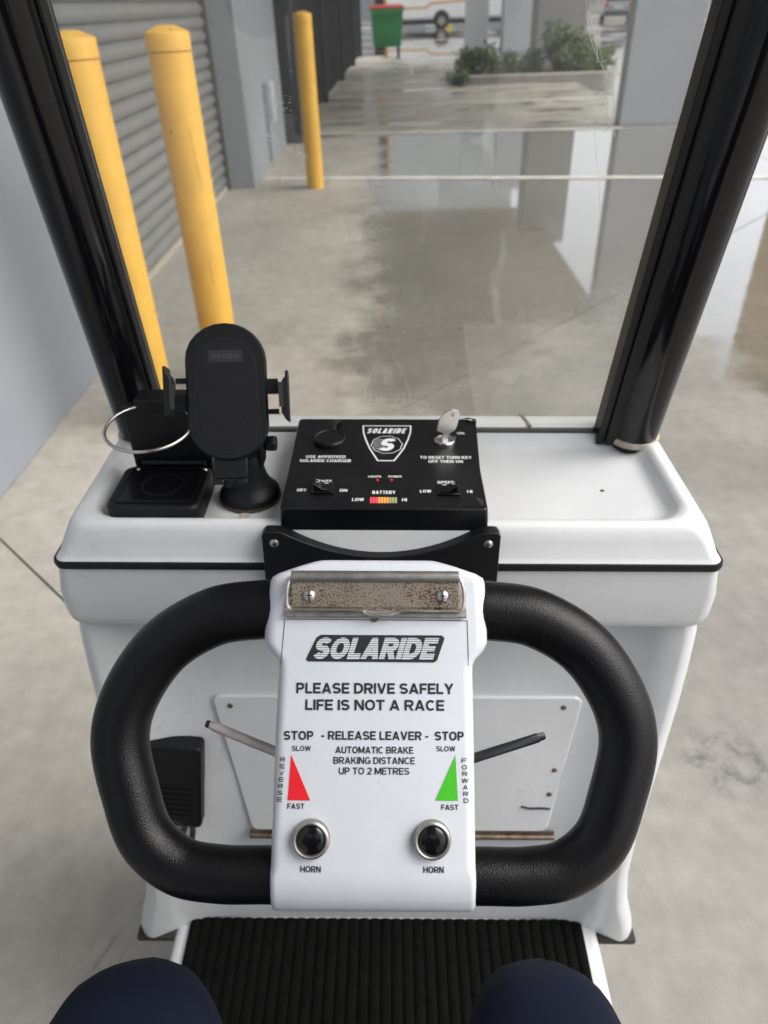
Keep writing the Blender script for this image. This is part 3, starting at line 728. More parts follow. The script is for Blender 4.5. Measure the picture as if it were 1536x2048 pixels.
MB().tube([(.165, -.061, .0045), (.175, -.064, .005), (.19, -.0635, .005), (.203, -.065, .0045)], .0014, 6).build('scuff', 'ink', ht)
# black accessory box with cable at the left of the hatch
BM = frame((-.269, .541, .538), (.10, .185, .983), (-.0, -.983, .185))
bx = MB().prism(rrect(-.036, .034, -.068, .068, .006, 3), -.006, .018).build('accessory_box', 'black_satin', sc, bevel=.003, M=BM)
for k in range(6): MB().box(-.025, .022, -.05 + k * .009, -.046 + k * .009, .018, .0195).build('rib', 'black_plastic', bx)
cp = [(.0 + .018 * math.cos(a) - .006, -.072 + .013 * math.sin(a), .012 + .003 * a / 6) for a in [k * .5 for k in range(26)]]
MB().tube(crom(cp, 2), .0032, 8).build('cable', 'rubber', bx)
MB().tube(crom([(.02, -.06, .012), (.022, -.075, .016), (.020, -.095, .012)], 4), .004, 8).build('cable', 'rubber', bx)
# floor
fp = MB().box(-.312, .312, -.62, .515, .13, .238).build('floor_pan', 'gelcoat', sc, bevel=.012, seg=3)
for s in (-1, 1):
    MB().box(s * .338 - .029, s * .338 + .029, .478, .50, .222, .2345).build('rubber_foot', 'rubber', sc, bevel=.004)
mb = MB(); n = 37; sec = []
for k in range(n):
    x = -.289 + .578 * k / n; p = .578 / n
    sec += [(x, .2438), (x + p * .12, .2458), (x + p * .35, .2466), (x + p * .6, .2466), (x + p * .80, .2458), (x + p * .92, .2438)]
sec += [(.289, .2405)]
mb.loft([[(x, y, z) for x, z in sec] + [(.289, y, .2383), (-.289, y, .2383)] for y in (-.6, .503)], smooth=False)
mb.build('floor_mat', 'mat_rubber', sc)

# control box
bxz = .948
cb = MB().loft([[(x, y, z) for x, y in rrect(-a, b_, y0, y1, .004, 3)] for a, b_, y0, y1, z in ((.108, .101, .5685, .752, .905), (.107, .100, .5665, .750, .930), (.1055, .098, .5645, .748, .9465), (.1045, .097, .5655, .747, .948))], True, True, smooth=False).build('control_box', 'box_black', sc)
Z = .9482
MB().prism([(-.1005, .5685), (.0935, .5685), (.1035, .7445), (-.1035, .7445)], bxz + .00002, bxz + .0001).build('face_film', 'box_black', cb)
T = lambda s, x0, x1, y, h, b=.165, sh_=0.0: text(s, x0 / 1000, x1 / 1000, y / 1000, h / 1000, 'print_white', cb, Z, b, sh_)
T('USE APPROVED', -89, -46, 658.2, 5.6); T('SOLARIDE CHARGER', -95.1, -39.9, 650, 5.6)
T('TO RESET TURN KEY', 34.8, 90.7, 657.6, 5.6); T('OFF THEN ON', 43.4, 80.6, 649.4, 5.6)
T('ON', 78.9, 87, 711.2, 5); T('LIGHTS', -20.6, -7.1, 620, 3.6); T('POWER', .4, 14.4, 620.1, 3.6)
T('BATTERY', -15.7, 7.6, 589.7, 5.6); T('LOW', -35.5, -23.7, 577.1, 5.2); T('HI', 14.1, 19, 576.9, 5.2)
T('LIGHTS', -76.1, -57.8, 609.7, 5.2); T('OFF', -92.1, -82, 593.6, 5.0); T('ON', -48.9, -41.2, 593.4, 5.0)
T('SPEED', 50.8, 69.1, 608.6, 5.0); T('LOW', 32.4, 43.9, 592.3, 5.0); T('HI', 80, 85.2, 592.1, 5.0)
# shield emblem
def mm(pts): return [(x / 1000, y / 1000) for x, y in pts]
em = mm([(-29, 730.5), (26.3, 730.5), (25.6, 715), (22.5, 699), (17, 678), (6.6, 653.4), (-11, 653.4), (-20, 678), (-25.3, 699), (-28.3, 715)])
emo = strip(em, .0018, Z).build('emblem', 'print_white', cb)
T('SOLARIDE', -24.8, 21.8, 713, 11.5, .20, .25)
rg = [(-.0014 + .0165 * math.cos(2 * math.pi * k / 40) * (1 + (.05 if k % 4 < 2 else 0)), .6876 + .0185 * math.sin(2 * math.pi * k / 40) * (1 + (.05 if k % 4 < 2 else 0))) for k in range(40)]
strip(rg, .0008, Z).build('emblem', 'print_white', cb)
text('S', -.0115, .0105, .674, .027, 'print_white', cb, Z + .00004, .235, .22)
mb = MB()
for k in range(9):
    y = .676 + k * .0028; hw = math.sqrt(max(0, 1 - ((y - .6876) / .0175) ** 2)) * .0155
    mb.add([(-.0014 - hw, y, Z), (-.004, y, Z), (-.004, y + .0006, Z), (-.0014 - hw, y + .0006, Z)], [(0, 1, 2, 3)])
mb.build('emblem', 'print_white', cb)
# switches
def rocker(x, y, flip):
    r_ = MB().prism([(x - .0115, y - .0085), (x + .0115, y - .0085), (x + .0115, y + .0105), (x - .0115, y + .0105)], bxz, bxz + .003).build('rocker_switch', 'black_gloss', cb, bevel=.0008)
    a, b_ = (.011, .004) if flip else (.004, .011)
    mb = MB(); mb.loft([[(x - .0085, yy, bxz + .003), (x + .0085, yy, bxz + .003), (x + .0085, yy, bxz + b_), (x, yy, bxz + .0045), (x - .0085, yy, bxz + a)] for yy in (y - .0058, y + .0075)], smooth=False)
    mb.build('rocker_switch', 'black_gloss', cb, bevel=.0006)
    c = x + (-.005 if flip else .005); cz = bxz + .0082
    strip([(c + .0019 * math.cos(k * .523), y + .002 + .0022 * math.sin(k * .523)) for k in range(12)], .0006, cz + .0012).build('lettering', 'print_white', cb)
    MB().box(x + (.002 if flip else -.0065), x + (.0065 if flip else -.002), y + .001, y + .0016, cz - .0012, cz - .0008).build('lettering', 'print_white', cb)
rocker(-.066, .597, True); rocker(.061, .5945, False)
# leds and gauge
for x in (-.0108, .0035):
    MB().lathe([(.0016, 0), (.0016, .0010), (.0011, .0018), (.0003, .0020)], c=(x, .6144, bxz + .0001), seg=14).build('indicator_light', 'led_red', cb)
for k in range(10):
    MB().box(-.0177 + k * .00273, -.0177 + k * .00273 + .0022, .5735, .583, bxz + .0001, bxz + .0008).build('battery_bar', ('bar_red', 'bar_red', 'bar_red', 'bar_orange', 'bar_orange', 'bar_orange', 'bar_orange', 'bar_olive', 'bar_olive', 'bar_olive')[k], cb)
# charging socket cap
MB().lathe([(.0180, 0), (.0180, .005), (.0165, .0068), (.0150, .0062), (.0145, .0056), (.001, .0056)], c=(-.0654, .694, bxz), seg=36).build('socket_cap', 'black_satin', cb)
mb = MB(); mb.tube(crom([(-.0654, .711, .952), (-.064, .722, .954), (-.060, .734, .951), (-.058, .742, .949)], 4), [.006, .006, .006, .005, .005, .005, .004, .004, .004, .004, .004, .003, .003], 10, flat=.5); mb.build('cap_tether', 'black_satin', cb)
# lock
MB().lathe([(.0118, 0), (.0118, .0035), (.0105, .0048), (.0085, .0048), (.0080, .0040), (.001, .0040)], c=(.0634, .693, bxz), seg=32).build('key_lock', 'steel', cb)
MB().prism([(.073, .700), (.0765, .7045), (.077, .7035), (.0745, .6985)], bxz, bxz + .002).build('key_lock', 'steel', cb)
# lifted corner of the face film
MB().add([(.066, .566, Z), (.0935, .566, Z + .0005), (.0945, .582, Z), (.086, .5775, Z + .0042), (.074, .571, Z + .0035)], [(0, 1, 3, 4), (1, 2, 3)]).build('film_corner', 'black_gloss', cb)
MB().add([(.083, .747, Z), (.1035, .747, Z + .0005), (.104, .738, Z), (.094, .744, Z + .004)], [(0, 1, 3), (1, 2, 3)]).build('film_corner', 'black_gloss', cb)
# key (held in the lock)
kw = Matrix.Translation((-.04005, 0, .0006)) @ Matrix.Rotation(TH, 4, 'Y')
KM = kw @ frame((.0634, .693, bxz + .0042), (.10, .06, 1), (.35, -.9, .1))
key = bpy.data.objects.new('ignition_key', None); COL.objects.link(key); key.matrix_world = KM; key.empty_display_size = .02
tag(key, 'small worn steel key standing in the console ignition lock', 'key')
kb = [(-.0035, .0), (.0035, .0), (.0035, .006), (.0105, .011), (.0125, .016), (.0135, .030), (.0115, .034), (.004, .036), (-.006, .031), (-.0105, .024), (-.0115, .011), (-.0035, .008)]
hole = [(.004 + .0022 * math.cos(k * .7854), .029 + .0028 * math.sin(k * .7854)) for k in range(8)]
def plate_hole(outer, hole, z0, z1):
    bm = bmesh.new()
    def loop(p, z): v = [bm.verts.new((x, y, z)) for x, y in p]; return v, [bm.edges.new((v[i], v[(i + 1) % len(v)])) for i in range(len(v))]
    for z in (z0, z1):
        v, e = loop(outer, z); v2, e2 = loop(hole, z); bmesh.ops.triangle_fill(bm, edges=e + e2, use_beauty=True)
    bm.verts.ensure_lookup_table(); n, h = len(outer), len(hole); V = bm.verts
    for a, c, o in ((0, n, n + h), (n, h, n + h)):
        for i in range(c): bm.faces.new((V[a + i], V[a + (i + 1) % c], V[a + o + (i + 1) % c], V[a + o + i]))
    m_ = MB(); m_.v = [tuple(v.co) for v in bm.verts]; m_.f = [tuple(v.index for v in f.verts) for f in bm.faces]; m_.sm = [False] * len(m_.f); bm.free(); return m_
plate_hole(kb, hole, -.0011, .0011).build('bow', 'steel', key, bevel=.0003)
MB().box(-.003, .003, -.008, .0005, -.0009, .0009).build('blade', 'steel', key)

# bracket plate on the console front
BP = frame((-.0065, .5535, .90), (0, .13, .99), (0, -.99, .13))
top = [(x, .0255 - .0275 * max(0, 1 - (abs(x) / .098) ** 2.0)) for x in [(-.098 + .196 * k / 24) for k in range(25)]]
out = [(-.118, -.034), (.118, -.034), (.118, .022), (.115, .026), (.108, .0265)] + list(reversed(top)) + [(-.108, .0265), (-.115, .026), (-.118, .022)]
bpl = MB().prism(out, -.012, .003).build('bracket_plate', 'black_satin', sc, bevel=.001, M=BP)
for x in (-.106, .106):
    s_ = MB().lathe([(.0046, 0), (.0044, .0012), (.003, .0024), (.001, .0028)], c=(x, .014, .003), seg=18).build('screw', 'steel', bpl)
    MB().box(x - .0022, x + .0022, .0136, .0144, .0052, .0060).build('screw_slot', 'ink', bpl); MB().box(x - .0004, x + .0004, .0118, .0162, .0052, .0061).build('screw_slot', 'ink', bpl)

# tiller ---------------------------------------------------------------
AN = R(41.5)
P0 = Vector((-.009, .308, .939)); TU = Vector((0, math.sin(AN), math.cos(AN))); TN = Vector((0, -math.cos(AN), math.sin(AN)))
TM = frame(P0, TU, TN)
def head():
    mb = MB(); rings = []
    # u, left, right, front n, back n, corner radius
    lv = [(-.1255, -.066, .066, -.0285, -.043, .005), (-.1250, -.0690, .0690, -.0210, -.043, .005), (-.1225, -.0706, .0706, -.0145, -.043, .005), (-.1175, -.0710, .0710, -.0090, -.043, .005), (-.110, -.0710, .0708, -.0045, -.043, .005), (-.102, -.0708, .0706, -.0018, -.043, .005), (-.095, -.0706, .0704, -.0005, -.043, .005), (-.088, -.0704, .0703, 0, -.043, .008),
          (0, -.0690, .0698, 0, -.043, .008), (.040, -.0676, .0692, 0, -.043, .008), (.047, -.0678, .0694, 0, -.043, .008), (.051, -.0695, .0715, 0, -.043, .009), (.057, -.0752, .0775, 0, -.043, .010), (.0625, -.0784, .0800, 0, -.043, .010), (.068, -.0784, .0800, 0, -.043, .010), (.104, -.0752, .0788, 0, -.043, .010), (.108, -.0738, .0775, 0, -.043, .010), (.111, -.0690, .0725, -.0006, -.043, .010), (.116, -.055, .058, -.002, -.042, .010), (.1195, -.044, .0465, -.006, -.040, .010), (.1205, -.040, .0425, -.012, -.036, .008)]
    for u, l, r, nf, nb_, cr in lv:
        cr = min(cr, (nf - nb_) * .45)
        rings.append([(x, u, n_) for x, n_ in rrect(l, r, nb_, nf, cr, 6)])
    mb.loft(rings)
    return mb.build('tiller_head', 'head_white', sc, M=TM)
th = head()
# printed sheet
for a, b_ in (((-.0629, .0787), (.0649, .0782)), ((-.0629, .0787), (-.0652, .047)), ((.0649, .0782), (.0658, .047))):
    strip([a, b_], .00045, .0003, False).build('label_edge', 'ink', th)
ZT = .00035
def TT(s, x0, x1, u, h, b=.165, m='ink', sh_=0.0, z=ZT, gap=None): return text(s, x0 / 1000, x1 / 1000, u / 1000, h / 1000, m, th, z, b, sh_, gap=gap)
MB().prism(mm([(-37.5, 68), (47.0, 68), (49.0, 66.3), (48.8, 65.2), (43.8, 50.8), (41.5, 49.3), (-46.0, 49.6), (-47.8, 51), (-40.5, 66.2)]), .00005, ZT).build('logo_panel', 'ink', th)
TT('SOLARIDE', -43.5, 45.3, 51.6, 14.4, .27, 'label_white', .30, ZT + .0001, .035)
mb = MB()
for k in range(9):
    y = .0527 + k * .00155; o = (y - .0516) * .42
    mb.add([(-.0445 + o, y, ZT + .0002), (.0405 + o, y, ZT + .0002), (.0405 + o, y + .00042, ZT + .0002), (-.0445 + o, y + .00042, ZT + .0002)], [(0, 1, 2, 3)])
mb.build('logo_stripe', 'ink', th)
TT('PLEASE DRIVE SAFELY', -54, 55.2, 27.8, 7.2, .205); TT('LIFE IS NOT A RACE', -47.6, 48.7, 16.5, 7.2, .205)
TT('STOP', -62.1, -41.7, -3.7, 6.0, .205); TT('- RELEASE LEAVER -', -36.2, 37.6, -3.4, 5.8, .195); TT('STOP', 42.1, 62.1, -3.5, 6.0, .205)
TT('SLOW', -56.4, -43.3, -11.1, 3.5, .17); TT('SLOW', 43.1, 56.2, -10.8, 3.5, .17)
TT('AUTOMATIC BRAKE', -26.4, 27.3, -12.5, 4.6, .175); TT('BRAKING DISTANCE', -27.7, 28.3, -19.5, 4.6, .175); TT('UP TO 2 METRES', -23.9, 24.5, -26.5, 4.6, .175)
TT('FAST', -58.8, -47.2, -49.6, 3.6, .18); TT('FAST', 46.4, 58, -49.7, 3.6, .18); TT('HORN', -49.3, -35.4, -91, 4.1, .18); TT('HORN', 34.1, 47.9, -90.8, 4.1, .18)
for k, c in enumerate('REVERSE'): u = -18.4 - k * 4.42; x = -62.6 - k * .28; TT(c, x - 1.75, x + 1.75, u, 3.0, .18)
for k, c in enumerate('FORWARD'): u = -18.4 - k * 4.42; x = 62.2 + k * .2; hw = 2.4 if c == 'W' else 1.75; TT(c, x - hw, x + hw, u, 3.0, .18)
MB().prism(mm([(-56.8, -13.7), (-58.7, -44), (-43.2, -44)]), .00005, ZT).build('red_wedge', 'print_red', th)
MB().prism(mm([(56.2, -13.4), (42.3, -43.6), (57.8, -43.6)]), .00005, ZT).build('green_wedge', 'print_green', th)
for x in (-.042, .040):
    hb = MB().lathe([(.0128, .0004), (.0130, .003), (.0124, .0056), (.0112, .0064), (.0102, .0060), (.0098, .0046), (.0094, .0040)], c=(x, -.0685, 0), seg=40, cap1=True).build('horn_bezel', 'dull_steel', th)
    MB().lathe([(.0094, .0041), (.0094, .0052), (.0082, .0062), (.004, .0068), (.0008, .0069)], c=(x, -.0685, 0), seg=36).build('horn_button', 'black_gloss', th)
# spring clip
MB().prism(mm([(-63, 82.5), (64, 81.5), (64, 86), (61, 108), (-60, 109), (-63, 88)]), .0005, .0016).build('clip_base', 'rusty_steel', th)
mb = MB(); mb.loft([[(x, .1065, .010), (x, .0875, .0035), (x, .0875, .0045), (x, .1065, .0112)] for x in (-.057, .058)], smooth=False); mb.build('clip_jaw', 'rusty_steel', th)
mb = MB(); mb.loft([[(x, .0850, .0022), (x, .0815, .0018), (x, .0800, .0032), (x, .0812, .0046), (x, .0850, .0040)] for x in (-.062, .064)], smooth=False); mb.build('clip_jaw', 'dull_steel', th)
MB().tube([(-.0575, .1085, .0095), (.058, .1085, .0095)], .0042, 14).build('clip_roll', 'dull_steel', th)
wire = crom([(-.058, .108, .0095), (-.0600, .101, .0095), (-.0605, .091, .0075), (-.0585, .0863, .0068), (-.05, .0858, .0068), (-.012, .0850, .0068), (-.006, .0838, .0068), (.001, .0822, .0075), (.009, .0820, .0075), (.016, .0838, .0068), (.022, .0848, .0068), (.052, .0848, .0068), (.0600, .0855, .0068), (.0620, .092, .0075), (.0612, .102, .0095), (.059, .108, .0095)], 5)
MB().tube(wire, .0012, 8).build('clip_wire', 'steel', th)
for x in (-.0453, .0473):
    MB().lathe([(.0046, 0), (.0044, .0012), (.0030, .0026), (.001, .0031)], c=(x, .0955, .0068), seg=18).build('screw', 'steel', th)
    MB().box(x - .0024, x + .0024, .0951, .0959, .0092, .0100).build('screw_slot', 'ink', th); MB().box(x - .0004, x + .0004, .0931, .0979, .0092, .0101).build('screw_slot', 'ink', th)
MB().add([(-.0035, .0795, .0006), (.0035, .0797, .0006), (.001, .0770, .0006), (-.002, .0768, .0006)], [(0, 1, 2, 3)]).build('rust_stain', 'brass_dirty', th)
# steering loop
hl = [(-.0735, .0845), (-.085, .0843), (-.117, .0790), (-.1515, .0580), (-.1745, .0240), (-.1815, -.0090), (-.1725, -.0470), (-.1600, -.0775), (-.1365, -.0965), (-.1080, -.1018), (-.080, -.1020), (-.0670, -.1020)]
hr = [(-x, y) for x, y in reversed(hl)]
path = crom([(x * 1.014 if abs(x) > .1 else x, y, -.0245) for x, y in hl], 8)
pr = crom([(x * 1.008 if abs(x) > .1 else x, y, -.0245) for x, y in hr], 8)
for pth, flip in ((path, False), (pr, True)):
    n_ = len(pth); rad = []
    for p in pth: rad.append(.0190 + .0028 * min(1, max(0, (p.y + .10) / .185)))
    MB().tube(pth, rad, 28, up=(0, 0, 1), flat=1.0).build('steering_grip', 'leather', sc, M=TM)
# speed levers behind the loop
def lever(a, b_, m, tip):
    a = Vector(a); b_ = Vector(b_); d = (b_ - a).normalized()
    lv = MB().tube([a, a + (b_ - a) * .5, b_ - d * .003, b_], [.0038, .0038, .0037, .0026], 10, flat=.5).build('speed_lever', m, sc, M=TM)
    MB().tube([b_ + d * .0001, b_ + d * .003], [.0033, .0024], 10, flat=.5).build('lever_tip', tip, lv)
lever((-.050, -.032, -.047), (-.126, -.0035, -.050), 'lever_pale', 'ink')
lever((.050, -.034, -.047), (.126, -.011, -.050), 'lever_black', 'lever_black')
# tiller shaft down into the console
MB().tube([(0, .02, -.030), (0, .055, -.09), (0, .03, -.20)], [.03, .03, .03], 16).build('tiller_shaft', 'black_plastic', sc, M=TM)
MB().box(-.055, .055, -.06, .105, -.062, -.0435).build('head_back', 'black_plastic', sc, M=TM, bevel=.006)

# windscreen posts and screen (lean back to the rider by 11 degrees)
LE = R(11); PU = Vector((0, -math.sin(LE), math.cos(LE))); PN = Vector((0, -math.cos(LE), -math.sin(LE)))
for s in (-1, 1):
    PM = frame((s * .2965, .757, .915), PU, PN)
    mb = MB()
    sec = [(.0275 * math.cos(a), .0275 * math.sin(a)) for a in [2 * math.pi * k / 40 for k in range(40)]]
    mb.loft([[(x, u, n_) for x, n_ in sec] for u in (0, .5, 1.02)]); po = mb.build('windscreen_post', 'black_gloss', sc, M=PM)
    # channel that holds the sheet: two flat strips with a groove
    c1, c2 = (.0365, .0455) if s > 0 else (.0270, .0310)
    mb = MB(); mb.box(min(-s * .018, -s * c1), max(-s * .018, -s * c1), .004, 1.02, -.013, .015)
    mb.build('screen_channel', 'black_satin', po, bevel=.0015)
    mb = MB(); mb.box(min(-s * (c1 + .0003), -s * c2), max(-s * (c1 + .0003), -s * c2), .002, 1.02, -.012, .011); mb.build('screen_channel', 'black_plastic', po, bevel=.001)
    MB().loft([[(r_ * math.cos(2 * math.pi * k / 32), z, r_ * math.sin(2 * math.pi * k / 32)) for k in range(32)] for r_, z in ((.0310, .004), (.0310, .011), (.0280, .013))]).build('post_gasket', 'gasket', po, M=Matrix.Rotation(R(-11), 4, 'X'))
WM = frame((0, .758, .924), PU, PN)
ws = MB().box(-.2645, .2475, 0, .98, -.002, .002).build('windscreen', 'acrylic', sc, M=WM)
cz = [(-.36, -1.02), (-.37, -1.0), (-.37, .60), (-.36, .62), (.36, .62), (.37, .60), (.37, -1.0), (.36, -1.02)]
MB().loft([[(x * k, -.2 + (y + .2) * k, z) for x, y in cz] for k, z in ((1, 1.925), (1.01, 1.935), (1.0, 1.955), (.9, 1.985), (.5, 2.0))]).build('canopy', 'canopy_grey', sc)
for s_ in (-1, 1): MB().tube(crom([(s_ * .31, -.93, .40), (s_ * .32, -.95, 1.2), (s_ * .31, -.93, 1.924)], 5), .016, 12).build('canopy_post', 'black_gloss', sc)
MB().tube([(-.31, 1.0, 0), (.31, 1.0, 0)], .028, 20).build('cross_bar', 'black_gloss', sc, M=WM)
def scr(pts, r_=.00035): return [(Vector(p)[0], Vector(p)[1], .0022) for p in pts]
def wuv(x, z): return (x, (z - .924) / math.cos(LE), .0022)
sb = MB()
for pts, r_ in (([(.152, 1.343), (.160, 1.325), (.172, 1.308), (.186, 1.290), (.190, 1.270), (.186, 1.258)], .00045), ([(.155, 1.343), (.168, 1.320), (.178, 1.296), (.184, 1.276), (.190, 1.258)], .0003), ([(.153, 1.345), (.165, 1.322), (.168, 1.310)], .0006),
               ([(.172, 1.282), (.180, 1.275), (.193, 1.262), (.196, 1.256)], .0003), ([(.172, 1.281), (.174, 1.268), (.182, 1.242), (.191, 1.215), (.197, 1.190)], .00025), ([(.180, 1.280), (.188, 1.268), (.196, 1.255)], .0004),
               ([(-.228, 1.352), (-.236, 1.338), (-.243, 1.325)], .0002), ([(.150, 1.352), (.156, 1.335)], .0003), ([(.168, 1.31), (.176, 1.312)], .00025)):
    sb.tube(crom([wuv(x, z) for x, z in pts], 4), r_ * .5, 5)
rnd = random.Random(3)
for k in range(150):
    t_ = rnd.random(); x = -.108 + .036 * t_ + rnd.gauss(0, .0022); z = 1.257 - .020 * t_ + rnd.gauss(0, .0022); a = rnd.uniform(0, 3.14); l = rnd.uniform(.0005, .0014)
    sb.tube([wuv(x, z), wuv(x + l * math.cos(a), z + l * math.sin(a))], .00012, 4)
for k in range(60):
    x = -.097 + rnd.gauss(0, .011); z = 1.278 + rnd.gauss(0, .009); a = rnd.uniform(-1, 1); l = rnd.uniform(.001, .003)
    sb.tube([wuv(x, z), wuv(x + l * math.cos(a), z + l * math.sin(a))], .00007, 4)
for k in range(70):
    x = rnd.uniform(-.23, .23); z = rnd.uniform(.95, 1.35); a = rnd.uniform(0, 3.14); l = rnd.uniform(.0004, .003)
    sb.tube([wuv(x, z), wuv(x + l * math.cos(a), z + l * math.sin(a))], .00008, 4)
so_ = sb.build('scratches', 'scratch', ws); so_['kind'] = 'stuff'

# drink holder: folding base, upright back, wire ring
cu = MB().prism(rrect(-.288, -.192, .583, .664, .012, 5), .909, .9345).build('cup_holder', 'black_satin', sc, bevel=.003)
MB().prism(rrect(-.279, -.201, .594, .656, .006, 4), .9347, .9352).build('cup_recess', 'black_gloss', cu)
strip(rrect(-.280, -.200, .593, .657, .007, 4), .004, .9358).build('cup_rim', 'black_plastic', cu)
MB().lathe([(.022, 0), (.022, .0006), (.019, .0006), (.019, 0)], c=(-.238, .624, .9353), seg=28, cap0=False, cap1=False).build('cup_recess', 'black_plastic', cu)
MB().box(-.281, -.194, .668, .682, .911, 1.004).build('cup_back', 'black_plastic', cu, bevel=.003)
MB().box(-.262, -.205, .655, .683, 1.0045, 1.018).build('ring_bracket', 'black_satin', cu, bevel=.002)
MB().tube([(-.27, .664, .938), (-.20, .664, .938)], .0035, 10).build('hinge_pin', 'black_satin', cu)
for x in (-.272, -.2): MB().lathe([(.003, 0), (.001, .002)], c=(x, .655, .9346), seg=10).build('screw', 'steel', cu)
MB().tube([(-.2385 + .0425 * math.cos(a), .6215 + .041 * math.sin(a), 1.006 + .0045 * math.sin(a)) for a in [2 * math.pi * k / 64 for k in range(64)]], .0018, 10, closed=True).build('cup_ring', 'steel', cu)

# seat, rear body, wheels
st = MB(); st.loft([ring3(-h, h, a, b, r, z) for h, a, b, r, z in ((.24, -.50, -.06, .06, .47), (.26, -.52, -.04, .07, .50), (.26, -.52, -.04, .07, .545), (.24, -.50, -.06, .06, .56))]).build('seat', 'seat_vinyl', sc)
mb = MB(); mb.loft([[(x, -.54 - .12 * k / 4 + (y if True else 0), .56 + .5 * k / 4) for x, y in rrect(-.25 + .02 * k / 4, .25 - .02 * k / 4, -.05, .03, .035, 5)] for k in range(5)]); mb.build('backrest', 'seat_vinyl', sc)
mb = MB(); mb.loft([ring3(-h, h, a, b, r, z) for h, a, b, r, z in ((.30, -1.0, -.25, .08, .24), (.32, -1.0, -.22, .09, .36), (.28, -.95, -.26, .08, .455), (.24, -.9, -.3, .07, .468))]); mb.build('rear_body', 'gelcoat', sc)
for x, y in ((-.30, -.75), (.30, -.75), (0, .70)):
    wh = MB().lathe([(.09, -.05), (.145, -.045), (.155, -.02), (.155, .02), (.145, .045), (.09, .05)], seg=28, M=Matrix.Translation((x, y, .155)) @ Matrix.Rotation(R(90), 4, 'Y')).build('wheel', 'tyre', sc)
    MB().lathe([(.085, -.03), (.088, .03)], seg=20, M=Matrix.Translation((x, y, .155)) @ Matrix.Rotation(R(90), 4, 'Y')).build('rim', 'dull_steel', wh)

